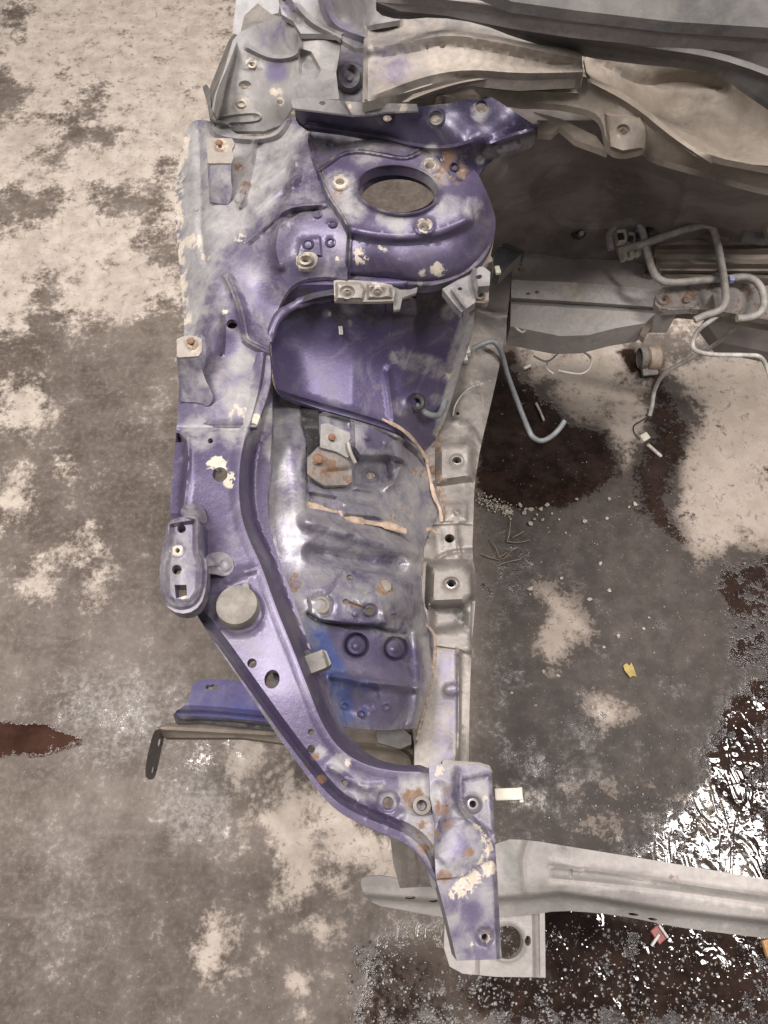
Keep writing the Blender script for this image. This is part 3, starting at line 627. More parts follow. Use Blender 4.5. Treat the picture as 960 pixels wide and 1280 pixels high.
# ---- front apron panel
def deeper(fl, k):
    ix = {'bead': 3, 'plate': 2, 'disc': 5, 'ring': 7}
    return [tuple(v*k if i == ix.get(f[0]) else v for i, v in enumerate(f)) for f in fl]
apron = sheet('front_apron_panel', body, M['apron'],
    [(338,470),(345,490),(356,499),(400,513),(450,527),(490,540),(514,552),(530,566),(537,590),(545,620),(550,640),(534,668),(527,690),(526,730),(532,770),(545,795),(543,830),(534,870),(521,910,1),(470,914),(412,906,1),(398,860),(384,822),(369,768),(350,712),(338,668),(331,640),(331,600),(335,540)],
    [(340,500,.628),(336,560,.638),(336,620,.640),(345,680,.640),(370,760,.638),(395,830,.634),(412,900,.622),(400,513,.610),(450,527,.594),(500,544,.540),(530,567,.486),
     (360,560,.645),(380,600,.636),(360,640,.645),(420,560,.602),(470,560,.570),(420,610,.606),(470,605,.555),(510,600,.512),(540,610,.470),(380,680,.640),(430,672,.610),(480,680,.572),(515,690,.520),(545,640,.464),
     (400,700,.622),(460,700,.580),(400,740,.625),(440,740,.604),(480,740,.580),(515,740,.530),(400,780,.622),(450,780,.594),(500,790,.550),(535,800,.474),(430,830,.604),(480,835,.572),(516,845,.530),(440,852,.602),(500,858,.562),(425,890,.588),(480,898,.556),(512,905,.512),(440,640,.592),(490,650,.545)],
    holes=[(463,594,6,5),(437,722,4,3.6),(432,752,4,3.6),(462,764,5.5,5),(481,733,1.2,1.2)],
    feat=deeper([('bead', [(350,494),(372,500),(420,516),(460,529),(500,545),(526,565)], 5, .006), ('bead', [(403,516),(420,518),(450,529),(490,541),(512,556)], 4, .005),
          ('plate', [(440,526),(500,545),(507,578),(484,570),(450,574),(441,560)], .016, 7), ('plate', [(444,572),(486,572),(490,600),(476,614),(443,606)], -.012, 8), ('bead', [(445,608),(470,612),(492,606),(500,585)], 6, .007),
          ('bead', [(384,560),(384,600),(384,636)], 2.6, -.003), ('plate', [(386,616),(420,622),(420,640),(386,634)], -.006, 4), ('plate', [(426,626),(470,634),(476,648),(430,644)], .008, 5),
          ('bead', [(384,652),(420,662),(460,674),(515,690)], 15, .013), ('bead', [(390,690),(440,700),(500,706)], 14, -.013),
          ('plate', [(420,728),(428,713),(445,711),(475,716),(496,722),(520,728),(518,770),(490,768),(484,780),(440,782),(400,776),(388,768),(386,748),(410,742)], .009, 6), ('disc', 401,757,15,16,-.003,4),
          ('bead', [(385,768),(402,779),(440,783),(470,784),(486,790),(505,792)], 5, -.008), ('bead', [(478,766),(483,785)], 5, .004), ('bead', [(432,752),(448,757),(461,763)], 2.2, -.003),
          ('ring', 445,807,13.5,13.5,0,3.4,-.007), ('disc', 445,807,5,5,.003,3), ('ring', 494,811,13.5,13.5,0,3.4,-.007), ('disc', 494,811,5,5,.003,3),
          ('bead', [(418,846),(450,852),(490,856),(524,860)], 9, .011), ('plate', [(449,855),(472,857),(473,875),(468,885),(460,888),(452,884),(448,873)], -.005, 6), ('bead', [(518,790),(522,830),(522,862),(514,905)], 6, .007),
          ('ring', 431,882,4,4,0,1.8,.002), ('ring', 483,883,4,4,0,1.8,.002), ('ring', 452,892,4,4,0,1.8,.002), ('disc', 459,547,3.8,3.6,.002,2), ('disc', 483,554,3.8,3.6,.002,2), ('disc', 444,767,4,4,.002,2), ('disc', 493,769,4,4,.002,2),
          ('ring', 462,764,8,7.5,0,3,-.004), ('ring', 463,594,9,8,0,3,.003)], 1.6),
    step=2.9, sm=1, lip=.004, sharp=70,
    paint=dict(dust=[.46, ('l',[(345,510),(345,560),(350,600),(350,650)],20,.62), (370,640,36,.60), (355,560,20,.66), (420,650,30,.3), (500,640,60,.72), (520,600,36,.75), (520,700,40,.70), (480,660,40,.6), (490,740,30,.6), (400,700,26,.45), (440,600,20,.4), (525,780,26,.7), ('-',470,860,75,1.0), ('-',430,820,60,.9), ('-',500,830,40,.8), ('-',440,790,40,.6), (470,762,20,.4), (535,640,20,.9), ('l',[(530,800),(538,840),(524,900)],9,.95), ('-',470,548,22,.9)],
               rust=[(366,728,20,.62), (481,733,17,.95), (500,640,30,.35), (520,590,20,.45), (450,760,10,.3), ('l',[(430,752),(450,758)],4,.8)], prim=[(481,733,9,.35), (366,725,9,.4)], grime_shade=[('l',[(350,496),(372,502),(420,518),(460,531),(500,547),(526,567)],4,.75), ('l',[(385,770),(402,782),(440,786),(470,787),(486,793),(505,795)],4,.6), ('l',[(384,560),(384,636)],2.5,.9), ('l',[(386,640),(420,647),(460,660),(510,672)],4,.5), ('l',[(535,800),(536,840),(520,905)],4,.6), ('l',[(443,530),(443,572),(447,605)],3.5,.7), (480,600,22,.5), (520,660,20,.3), (405,625,14,.4), (400,610,18,.25)],
               tint=[('l',[(386,780),(400,800),(425,850),(430,900)],22,.8), (398,788,22,.85), ('l',[(420,850),(460,858)],12,.6), (455,888,10,.6), (420,890,24,.55)]))
lathe('drain_plug', apron, M['plug'], P(401,757,.630), (.2,-.05,1), [(.0105,-.002),(.0105,.003),(.009,.0045),(.006,.0045),(.0055,.0032),(.002,.003)], 22)
lathe('drain_plug', apron, M['plug'], P(481,733,.590), (.2,-.05,1), [(.0075,-.002),(.0072,.002),(.005,.003),(.002,.003)], 18)
# sealed joint across the apron
ptube('seam_sealer', apron, M['sealer'], [(386,632,.632),(400,636,.622),(412,640,.614),(424,641,.607),(440,648,.597),(460,653,.582),(485,657,.566),(507,664,.548)], [.0050,.0056,.0044,.0028,.0052,.0050,.0030,.0052,.0042], flat=.5, sides=10)
ptube('seam_sealer', apron, M['sealer'], [(478,524,.597),(500,535,.575),(515,548,.548),(528,565,.512),(536,580,.492)], [.002,.003,.0036,.003,.002], flat=.5)
sealerB = [(532,570,.49),(537,595,.478),(543,620,.474),(550,636,.468),(552,652,.466)]
ptube('seam_sealer', apron, M['sealer'], sealerB, [.0022,.002,.003,.002,.0026], flat=.5)
ptube('seam_sealer', apron, M['sealer_dark'], [(549,668,.478),(538,661,.482),(529,668,.486),(526,700,.486),(524,730,.486),(526,760,.486)], [.0016,.0028,.0034,.0034,.0042,.0038,.002], flat=.5)
ptube('seam_sealer', apron, M['sealer_dark'], [(526,765,.487),(532,780,.484),(543,794,.478),(543,825,.476),(537,860,.47),(528,895,.47),(521,925,.468)], [.0015,.0014,.002,.0024,.0022,.0026,.002], flat=.6)

# ---- headlamp bracket standing on the rail
hb = sheet('lamp_bracket', body, M['purple'], [(209,652),(228,645),(249,646),(251,672),(253,692),(259,702),(258,735),(251,757),(234,768),(213,764),(201,746),(199,715),(201,695),(205,675)],
    [(230,650,.762),(210,655,.755),(250,650,.758),(205,710,.754),(257,710,.754),(228,710,.764),(230,765,.757)],
    holes=[(227,661,5.6,5.4),(222,688,3.0,3.2),(221,712,6.2,6.2),[(218,731),(233,731),(234,744),(220,748)]],
    feat=[('plate', [(214,657),(243,652),(243,690),(248,705),(246,738),(238,750),(218,752),(210,742),(210,705),(214,690)], -.007, 5), ('bead', [(247,650),(247,688),(253,704),(252,736),(243,755),(225,760),(208,752),(204,735),(205,700),(209,680),(211,655)], 4, .004), ('disc', 222,688,9,9,.002,3)],
    step=2.8, sm=1, lip=.016, paint=dict(dust=[.40, (225,700,30,.5)], prim=[(222,688,10,.9), (227,745,9,.5)], rust=[(222,688,8,.95)]))
sheet('bracket_foot', hb, M['purple'], [(256,697),(262,692),(276,689),(288,695),(293,706),(290,716),(280,721),(266,716),(256,718)], [(257,705,.752),(264,705,.742),(272,705,.728),(290,705,.724),(280,718,.724),(280,692,.724)], feat=[('ring',281,706,7,7,0,3,.002),('bead',[(258,708),(272,706)],3,.004)], step=2.5, sm=1, lip=.003, paint=dict(dust=[.5,(265,703,8,.8)]))
sheet('bracket_foot', hb, M['purple'], [(226,646),(226,634),(238,628),(252,632),(258,642),(258,654),(248,650)], [(228,645,.760),(240,630,.724),(256,640,.724),(256,652,.726),(248,649,.756)], step=2.5, sm=1, lip=.003, paint=dict(dust=[.6,(238,634,10,.9)]))
sheet('bracket_web', hb, M['dark_purple'], [(251,655),(257,658),(262,690),(262,720),(257,752),(251,752)], [(252,660,.745),(258,700,.724),(252,740,.745)], step=5, lip=.01)
# round plug on the rail
lathe('rail_plug', upper_rail, M['plug'], P(299,762,.722), (0,.03,1), [(.0208,-.002),(.0205,.006),(.0200,.012),(.0192,.015),(.017,.0158),(.010,.0155),(.001,.016)], 36)
box('plug_tab', upper_rail, M['plug'], P(308,735,.727), (.006,.010,.004), (0,0,.3), .001)
# rail clip
rc = sheet('edge_clip', body, M['charcoal'], [(376,822),(403,812),(408,814),(414,829),(411,833),(388,842)], [(378,824,.690),(404,814,.690),(412,830,.688),(388,840,.688)], step=4, lip=.012, feat=[('bead',[(404,813),(410,832)],2,.003)], paint=dict(dust=[.55]))
sheet('clip_jaw', rc, M['black'], [(373,816),(386,812),(392,818),(380,838),(374,830)], [(375,818,.684),(390,818,.684),(380,836,.682)], step=5, lip=.014)

# ---- fender mounting tabs on the rail
def fender_mount(top, leg, zt, zl, px, py):
    t = sheet('fender_mount', body, M['mount'], top, zt, holes=[(px,py,2.6,2.2)], feat=[('disc',px,py,7,6,.002,3)], step=2.6, sm=1, lip=.003, paint=dict(dust=[.5], prim=[(px,py,18,.5)], rust=[.2,(px,py,15,.85)], grime_shade=[.2]))
    sheet('mount_leg', t, M['purple'], leg, zl, step=3.4, sm=1, lip=.003, feat=[('bead',[leg[0][:2],leg[-1][:2]],3,.002)], paint=dict(dust=[.45,(leg[2][0],leg[2][1],20,.7)], grime_shade=[.25]))
    lathe('bolt', t, M['rustbolt'], P(px,py,zt[0][2]-.003), (0,0,1), [(.004,0),(.004,.006),(.003,.007),(.001,.007)], 10)
fender_mount([(258,172,1),(290,173,1),(294,180),(289,188),(293,195),(289,204,1),(260,204,1)], [(259,203,1),(289,204,1),(288,222),(291,240),(285,256,1),(262,252,1)], [(259,173,.786),(290,174,.786),(289,204,.784),(260,204,.784)], [(260,203,.783),(289,204,.783),(262,252,.748),(286,254,.752),(274,225,.770)], 275, 183)
fender_mount([(221,424,1),(229,420),(243,419),(252,424,1),(253,438),(248,445,1),(221,447,1)], [(221,446,1),(248,444,1),(256,474),(263,486),(267,498),(260,509),(250,503),(226,502,1)], [(222,424,.766),(250,424,.766),(248,444,.763),(222,446,.763)], [(222,447,.762),(247,445,.762),(228,500,.721),(262,503,.729),(240,472,.740)], 240, 430)
# small brackets on the tower front
np_ = sheet('nut_plate', body, M['rail'], [(370,317),(388,314),(397,318),(397,330),(388,336),(370,335)], [(371,318,.778),(396,318,.780),(396,332,.772),(371,334,.770)], holes=[(382,325,5,3)], feat=[('ring',382,325,8,6,0,3,.004)], step=2.5, sm=1, lip=.005, paint=dict(dust=[.7], prim=[.3]))
tb = sheet('tower_bracket', body, M['rail'], [(417,351),(421,350),(440,350),(470,352),(490,356),(494,364),(492,376),(470,377),(440,377),(418,376)], [(418,352,.748),(490,357,.746),(492,375,.735),(418,375,.738)], holes=[(434,365,4.2,3),(472,364,4.2,3)],
    feat=[('plate',[(421,354),(450,354),(456,362),(453,374),(421,374)],.004,4), ('plate',[(460,356),(488,358),(489,372),(460,373)],.004,4), ('ring',434,365,7,5.5,0,3,-.003), ('ring',472,364,7,5.5,0,3,-.003)], step=2.4, lip=.004, paint=dict(dust=[.7], prim=[(434,365,9,.4),(472,364,9,.4)], grime_shade=[.25,(455,370,12,.5)]))
for x, y in ((434,365),(472,364)): bolt_ring(tb, x, y, .742, .0042, 'rusty', 'weld_nut', .003)
sheet('bracket_wing', tb, M['grey'], [(491,358),(500,362),(512,362),(522,359),(520,366),(503,372),(500,386),(492,388)], [(492,360,.742),(520,361,.738),(494,386,.722)], step=3, lip=.004, paint=dict(dust=[.6]))
for x, y, z in ((510,384,.688),(426,414,.672)):
    box('clip_stud', wheelhouse, M['rail'], P(x,y,z+.004), (.005,.011,.012), (.5,0,.1), .0012)
# side bracket at the tower's corner
sb = sheet('corner_bracket', body, M['grey'], [(553,361),(572,350),(590,335),(604,333),(613,340),(612,357),(598,358),(594,378),(577,390),(566,378)], [(555,362,.735),(590,337,.740),(612,340,.738),(610,356,.730),(575,388,.715),(594,376,.718)], holes=[(599,346,4,2.6,-20),(575,361,3,2)], feat=[('bead',[(566,364),(582,386)],3,.005), ('bead',[(592,336),(592,352),(597,370)],4,.006)], step=2.6, lip=.012, paint=dict(dust=[.55,(580,375,16,.8)], grime_shade=[.2]))
sheet('nut_pad', sb, M['rusty'], [(590,359),(611,358),(611,376),(606,379),(590,378)], [(591,360,.66),(611,360,.66),(600,378,.655)], holes=[(600,369,3,2.4)], feat=[('ring',600,369,6,5,0,2.5,.003)], step=2.4, lip=.01, paint=dict(dust=[.7], rust=[.55]))
ck = sheet('corner_connector', body, M['blackpl'], [(617,318),(626,305),(634,304),(656,314),(640,328),(624,344),(617,338)], [(618,320,.62),(630,305,.63),(655,314,.61),(622,342,.60)], step=4, lip=.02, feat=[('bead',[(628,307),(655,314)],3,.004)])
box('yellow_latch', ck, M['ivory'], P(622,338,.606), (.007,.012,.006), (0,0,.2), .0015)

# ---- hood-latch strap and rusty bracket on the apron
sheet('rubber_strap', body, M['black'], [(376,506),(398,508),(398,545),(396,570),(385,572),(383,548),(377,530)], [(378,508,.622),(398,509,.618),(384,560,.636),(397,568,.628),(384,535,.632)], feat=[('bead',[(377,522),(398,524)],3,.003),('bead',[(380,535),(397,536)],3,-.002)], step=3, lip=.008)
rb = sheet('rusty_bracket', body, M['rusty'], [(384,572),(398,558),(424,566),(439,576),(440,602),(434,606),(406,607),(394,600),(384,592)], [(386,575,.648),(438,578,.612),(438,604,.604),(395,600,.640)], holes=[(397,575,2,2)], feat=[('bead',[(410,590),(437,588)],6,-.005),('disc',397,575,6.5,6.5,.003,2)], step=2.5, lip=.006, paint=dict(dust=[.4], rust=[.30,(410,586,18,.8),(397,575,9,.7),(425,590,12,.7)], grime_shade=[(430,580,14,.7),(400,596,12,.4)]))
sheet('bracket_plate', rb, M['rusty'], [(401,530),(410,529),(437,541),(438,548),(434,556),(440,568),(434,572),(420,564),(400,559)], [(402,532,.650),(436,543,.632),(436,566,.622),(402,558,.646)], holes=[(414,548,2,2)], step=2.5, lip=.004, paint=dict(dust=[.75,(420,560,16,.9)], grime_shade=[.25], rust=[(414,548,7,.9)]))
lathe('bolt', rb, M['rustbolt'], P(414,548,.640), (.3,0,1), [(.0045,0),(.0045,.004),(.003,.005),(.001,.005)], 12)
lathe('bolt', rb, M['rustbolt'], P(397,575,.642), (.3,0,1), [(.0062,0),(.0060,.004),(.004,.0055),(.001,.0055)], 14)
ptube('retaining_wire', rb, M['pale'], [(435,553,.632),(437,562,.628),(440,570,.622),(444,578,.615)], .0024)

# ---- frame rail
frame_rail = sheet('frame_rail', body, M['rail'],
    [(555,400),(590,345),(612,325),(640,328,1),(639,350),(634,400),(626,450),(613,508),(601,556),(593,605),(592,640),(590,695),(595,716),(595,745),(590,800),(587,870),(586,965,1),(518,965,1),(518,920),(505,860),(515,800),(500,760),(500,700),(515,640),(515,590),(525,540),(540,480),(550,430)],
    [(560,400,.452),(635,330,.45),(635,390,.452),(620,470,.450),(590,600,.448),(590,720,.448),(586,800,.446),(584,900,.440),(525,900,.440),(520,760,.458),(520,640,.458),(545,500,.455),(572,560,.456),(565,650,.456),(560,760,.456),(555,850,.450),(572,850,.450),(600,420,.458),(595,480,.457),(570,940,.446),(582,940,.436)],
    holes=[(571,576,6,5),(562,673,6.2,5.6),(564,730,6.4,5.6),(572,517,2.4,2)],
    feat=[('plate',[(548,556),(586,552),(591,560),(590,598),(548,604)],.016,9), ('plate',[(538,706),(580,703),(592,716),(592,744),(580,754),(536,756)],.020,11), ('plate',[(540,760),(582,760),(582,784),(540,788)],-.014,10), ('plate',[(528,523),(572,524),(588,530),(604,556),(592,657),(578,655),(518,658)],.003,2.2),
          ('plate',[(500,806),(546,808),(576,812),(588,820),(590,700),(500,700)],.003,2.2), ('bead',[(572,815),(574,880),(572,962)],4,.005), ('plate',[(576,815),(592,815),(592,970),(574,970)],-.007,5), ('disc',565,862,10,7,.005,6), ('disc',571,576,9,8,-.003,3), ('disc',564,730,9.5,8,-.004,3), ('bead',[(570,655),(574,690),(576,700)],4,.004),
          ('plate',[(556,630),(584,630),(584,652),(556,652)],.003,3), ('bead',[(594,385),(620,392),(634,390)],5,.005), ('bead',[(545,700),(560,690),(590,688)],4,-.003), ('bead',[(600,400),(590,470),(572,520)],16,.004), ('bead',[(538,610),(545,640),(550,700)],10,-.004), ('ring',570,641,3,3,0,1.6,.002)],
    step=3.4, sm=1, lip=.10, sharp=60,
    paint=dict(dust=[.46, (600,430,40,.8), (600,360,40,.75), (570,540,30,.6), (540,600,20,.7), (590,470,26,.8), ('l',[(580,815),(580,960)],9,.95), ('l',[(545,820),(528,960)],10,.75), (575,600,20,.7), (560,700,20,.4), ('-',570,770,24,.8)],
               tint=[('l',[(560,825),(560,880),(550,960)],24,.75), (560,660,14,.4)], rust=[('l',[(545,520),(540,580),(550,640)],20,.42), (560,500,26,.38), (570,576,12,.42)], grime_shade=[('l',[(528,523),(572,524),(590,532),(603,556)],2.6,.9), ('l',[(520,658),(578,656),(592,660)],2.6,.9), ('l',[(510,806),(546,809),(576,813),(588,822)],2.6,.9), ('l',[(548,604),(588,600)],4,.5), ('l',[(545,660),(540,700),(530,756)],4,.5), (570,620,24,.55), (575,770,20,.62), (565,576,26,.6), (590,385,20,.25), (564,730,20,.5), ('l',[(540,800),(545,700),(560,690)],10,.4), (560,745,20,.4), ('l',[(560,600),(590,640)],16,.4)], prim=[(596,480,14,.5), (612,470,10,.6)]))
for x, y, z in ((571,576,.462),(564,730,.466)): lathe('weld_nut', frame_rail, M['chrome'], P(x,y,z-.004), (0,0,1), [(.0072,.0),(.0070,.002),(.0052,.002),(.0046,-.012)], 16, cap=False)
ptube('thin_wire', frame_rail, M['pipe_light'], [(566,520,.462),(569,507,.465),(577,494,.470),(586,486,.475),(594,482,.474)], .0011)
box('pipe_clip', frame_rail, M['pipe_light'], P(581,438,.474), (.014,.018,.012), (0,0,.2), .002)
box('pipe_clip', frame_rail, M['pipe_light'], P(581,449,.470), (.008,.010,.010), (0,0,.2), .002)

# ---- front corner plate
corner = sheet('corner_plate', body, M['purple'],
    [(536,958),(556,954),(600,956),(611,960),(615,968),(616,1000),(619,1058),(622,1100),(627,1199,1),(571,1201,1),(559,1150),(545,1098,1),(543,1060),(544,1030),(538,1000)],
    [(538,960,.697),(612,962,.704),(544,1030,.696),(618,1060,.702),(548,1098,.700),(622,1100,.698),(572,1198,.690),(626,1198,.690),(575,1010,.706),(575,1070,.703),(590,1150,.696)],
    holes=[(527.5+31,1007,.8,.8),(591,1005,4.4,4.6),(606,1171,4.2,4)],
    feat=[('plate',[(520,950),(620,955),(622,1072),(600,1080),(585,1094),(566,1098),(540,1099),(520,1020)],.0035,2.5), ('bead',[(571,962),(570,990),(574,1012),(590,1028),(606,1040),(616,1062)],5,.004), ('plate',[(578,975),(612,968),(616,1040),(600,1030),(580,1012)],-.004,5), ('ring',591,1005,10,10,0,3,.005), ('bead',[(540,1050),(552,1020),(550,985)],12,-.003),
          ('ring',606,1171,9,9,0,4,-.003), ('bead',[(618,1075),(623,1195)],2.5,.004), ('plate',[(550,1025),(590,1022),(608,1045),(600,1075),(560,1085),(545,1070)],.002,6)],
    step=3, lip=.055, sharp=60,
    paint=dict(dust=[.42, (600,985,30,.7), (545,1000,26,.75), (590,1040,20,.7), (560,1085,20,.55), ('-',590,1140,24,.7), ('-',575,1060,18,.5), (583,1175,22,.6), (545,1060,18,.6)], prim=[('l',[(570,1120),(590,1098),(612,1085)],18,.62), ('l',[(596,1035),(612,1055),(604,1080)],10,.55), (606,1175,14,.66), (548,965,12,.6), (585,1110,12,.7), (610,1000,12,.5), (533,1050,10,.6), (590,1180,6,.7)], rust=[(552,1010,18,.75), (560,1030,14,.72), (545,1040,14,.62), (585,1065,12,.72), (555,1095,16,.55), (608,1165,8,.6), (562,990,12,.55)]))
lathe('captive_nut', corner, M['chrome'], P(591,1005,.703), (0,0,1), [(.0065,0),(.0062,.003),(.0040,.0035),(.0034,-.012)], 16, cap=False)
lathe('captive_nut', corner, M['rusty'], P(527,1007,.701), (0,0,1), [(.0085,-.002),(.0080,.003),(.0048,.0035),(.0030,-.012)], 16, cap=False)
sheet('corner_lip', corner, M['rail'], [(553,950),(600,953),(612,957),(616,966),(611,964),(600,961),(553,957)], [(555,952,.698),(612,960,.696),(600,955,.697)], step=3, lip=.02, paint=dict(dust=[.7]))
wc = box('white_clip', body, M['ivory'], P(635,993,.66), (.026,.011,.009), (0,0,.03), .0015)
box('clip_hook', wc, M['ivory'], P(650,994,.655), (.004,.014,.012), (0,0,.03), .0012)

# ---- radiator support below the corner
sheet('radiator_upright', body, M['rail'], [(487,1040),(506,1046),(530,1058),(548,1108),(500,1110),(492,1080)], [(490,1042,.50),(530,1060,.50),(545,1105,.44),(500,1108,.44)], feat=[('bead',[(505,1045),(508,1105)],4,.006),('bead',[(518,1052),(524,1105)],4,-.005)], step=4, lip=.02, paint=dict(dust=[.7], grime_shade=[.35]))
sheet('arch_flange', body, M['grey'], [(470,1040),(500,1049),(520,1062),(533,1082),(540,1110),(552,1108),(546,1085),(534,1064),(512,1048),(480,1036)], [(472,1040,.684),(520,1060,.682),(545,1105,.672)], step=3, lip=.02, paint=dict(dust=[.6]))
lower = sheet('lower_crossmember', body, M['brown'], [(196,909),(212,903),(300,906),(345,912),(420,910),(520,912),(522,935),(520,985),(440,985),(400,935),(300,922),(205,922)], [(200,908,.392),(340,915,.395),(420,912,.40),(518,915,.41),(518,980,.36),(440,980,.35),(210,920,.375),(300,921,.38)],
      feat=[('bead',[(420,930),(480,935),(508,940),(515,955),(515,985)],5,.012), ('bead',[(205,912),(340,919)],4,.006), ('plate',[(470,915),(520,918),(514,935),(472,930)],.012,5)], step=4, lip=.02, paint=dict(dust=[.6,(480,960,30,.8),(260,912,40,.6)], grime_shade=[(430,925,26,.8), (300,914,20,.5), (340,915,16,.6), ('l',[(430,915),(520,925)],8,.7)]))
sheet('support_tab', body, M['grey'], [(470,910),(505,912),(514,920),(514,930),(500,936),(472,928)], [(471,912,.47),(510,915,.468),(500,933,.455)], step=3, lip=.012, paint=dict(dust=[.7], grime_shade=[.3]))
# ---- side bracket, lower left
sbk = sheet('side_bracket', body, M['side'], [(218,889),(230,884),(238,868),(241,855),(250,850),(266,848),(300,851),(345,862),(350,908),(300,902),(250,898),(220,899)], [(222,892,.43),(240,856,.44),(345,864,.44),(345,905,.425),(240,895,.425)], holes=[(267,859,5.5,4,5),(260,859,3,3)], feat=[('bead',[(222,893),(260,893),(345,902)],6,-.006), ('bead',[(222,886),(260,887),(345,895)],5,.005)], step=3, sm=1, lip=.012, paint=dict(dust=[.16], tint=[(270,870,50,.25),(300,890,30,.5)], grime_shade=[('l',[(215,896),(345,905)],5,.8)]))
sheet('bracket_edge', sbk, M['dark_purple'], [(216,893),(226,889),(260,898),(345,906),(350,914),(300,909),(250,903),(220,904)], [(220,895,.412),(345,910,.41),(250,902,.408)], step=4, lip=.012, paint=dict(dust=[.3], grime_shade=[.6]))
tow = sheet('bracket_arm', lower, M['grey'], [(191,917),(196,911),(203,912),(204,922),(200,938),(196,958),(192,972),(186,975),(181,970),(183,950)], [(196,914,.40),(203,914,.376),(183,970,.40),(191,972,.372),(187,945,.402),(197,945,.376)], holes=[(198,928,2.0,6,10),(190,962,1.8,5,10)], step=2.4, sm=1, lip=.006, paint=dict(dust=[.5], rust=[(199,930,6,.8),(191,962,6,.8)], grime_shade=[.4]))
# ---- bumper beam
bumper = sheet('bumper_beam', body, M['pale'],
    [(450,1100),(456,1096),(480,1094),(515,1104),(560,1098),(600,1070),(628,1049),(662,1050),(710,1058),(760,1066),(840,1079),(985,1104,1),(985,1176,1),(900,1166),(840,1158),(790,1147),(745,1141),(700,1138),(660,1144),(628,1146),(560,1148),(500,1137),(468,1131),(454,1118)],
    [(452,1105,.355),(500,1100,.36),(560,1110,.37),(560,1145,.345),(470,1128,.335),(640,1055,.372),(640,1100,.378),(640,1140,.35),(700,1065,.376),(700,1100,.385),(700,1135,.35),(800,1078,.376),(800,1115,.386),(800,1147,.348),(980,1106,.376),(980,1140,.386),(980,1172,.348)],
    holes=[(792,1143,7,1.6,8),(816,1149,6,1.6,8),(513,1122,7,2.2),(542,1126,6,2)],
    feat=[('bead',[(690,1084),(760,1090),(860,1106),(985,1124)],5,.006), ('bead',[(690,1098),(800,1108),(985,1134)],6,-.005), ('bead',[(660,1052),(652,1075),(656,1110)],8,.006), ('fn', lambda z,x,y: z-.028*sstep((dline([(400,1112),(560,1124),(650,1118),(700,1113),(760,1122),(840,1135),(985,1152)],x,y,signed=True)*-1)/10)), ('line',[(400,1112),(560,1124),(650,1118),(700,1113),(760,1122),(840,1135),(985,1152)],(0,3,6,10,-2)), ('bead',[(700,1058),(706,1064)],5,-.004), ('bead',[(713,1088),(713,1094)],3,-.004), ('bead',[(690,1076),(715,1080),(730,1088)],5,-.003)],
    step=4, sm=1, lip=.05, sharp=60, paint=dict(dust=[.5,(700,1080,60,.6)], grime_shade=[('l',[(690,1092),(800,1103),(985,1129)],4,.6),(720,1062,14,.4),(860,1090,22,.3),(940,1110,20,.35),(770,1130,14,.4),('l',[(630,1055),(640,1090)],22,.75), ('l',[(690,1104),(985,1142)],7,.35), ('l',[(880,1155),(985,1165)],14,.5), (790,1090,12,.3), (700,1128,20,.4)], tint=[('l',[(700,1070),(985,1115)],30,.15)], rust=[(840,1100,14,.35)]))
bpl = sheet('bumper_bracket', body, M['pale'], [(556,1150),(600,1138),(681,1141,1),(682,1222,1),(620,1221),(578,1217),(562,1208),(555,1185)], [(560,1155,.305),(680,1145,.31),(680,1220,.30),(565,1205,.295),(620,1180,.304)], holes=[(634,1178,20,21),(660,1176,4,6.5)],
    feat=[('bead',[(669,1142),(670,1222)],4,.006), ('bead',[(597,1140),(597,1220)],3,-.005), ('plate',[(673,1140),(690,1140),(690,1225),(674,1225)],.006,3), ('ring',634,1178,23,24,0,3,.003)], step=3.4, lip=.02, paint=dict(dust=[.5], tint=[('l',[(560,1160),(575,1215)],14,.5)], grime_shade=[(650,1195,20,.25),(620,1215,30,.3)]))

# ---- lower crossmember on the right, firewall
cross = sheet('crossmember', body, M['pale'], [(640,318),(660,315),(714,318),(720,323),(790,326),(832,340),(845,362),(832,378),(846,392),(820,392),(806,404),(770,410),(735,419),(700,420),(660,412),(638,408)], [(642,320,.43),(720,324,.43),(830,342,.43),(642,350,.448),(740,352,.448),(836,368,.446),(642,376,.434),(740,380,.434),(835,390,.432),(645,405,.405),(720,416,.40),(800,402,.405)], holes=[(660,367,3,1.8),(671,365,3,2)],
    feat=[('bead',[(638,376),(740,382),(835,389)],4,-.012), ('bead',[(640,350),(740,354),(836,364)],7,.006), ('bead',[(648,330),(652,345)],4,.003)], step=3.6, lip=.05, paint=dict(dust=[.52,(690,360,40,.7),(780,340,40,.6)], tint=[('l',[(660,395),(780,400)],18,.15)], rust=[(652,333,12,.6),(820,345,30,.45)], prim=[(720,362,26,.42)], grime_shade=[('l',[(640,378),(830,388)],4,.7),(745,412,8,.6),(690,398,16,.3)]))
firewall = sheet('firewall', body, M['firewall'], [(585,215),(600,190),(620,170),(640,130),(690,105),(770,130),(800,170),(880,205),(985,225),(985,335),(900,335),(845,335),(800,330),(720,326),(660,322),(640,325),(612,328),(620,285),(614,250)], [(600,215,.74),(680,160,.78),(800,175,.78),(900,240,.70),(985,230,.72),(985,330,.42),(860,330,.42),(615,320,.45),(720,322,.435),(800,320,.44),(880,290,.50),(640,250,.62),(720,240,.60),(820,250,.60),(740,285,.50),(650,290,.49)],
    feat=[('bead',[(690,270),(705,283),(740,288),(790,280)],8,.012), ('bead',[(860,215),(855,260),(830,300)],9,.012), ('bead',[(640,200),(700,225),(800,215)],16,-.012)], step=5, sm=1, lip=.004, paint=dict(dust=[.22,(640,250,40,.55),(690,200,40,.45),(740,280,20,.6),(630,220,24,.5)], grime_shade=[(780,240,60,.5)]))
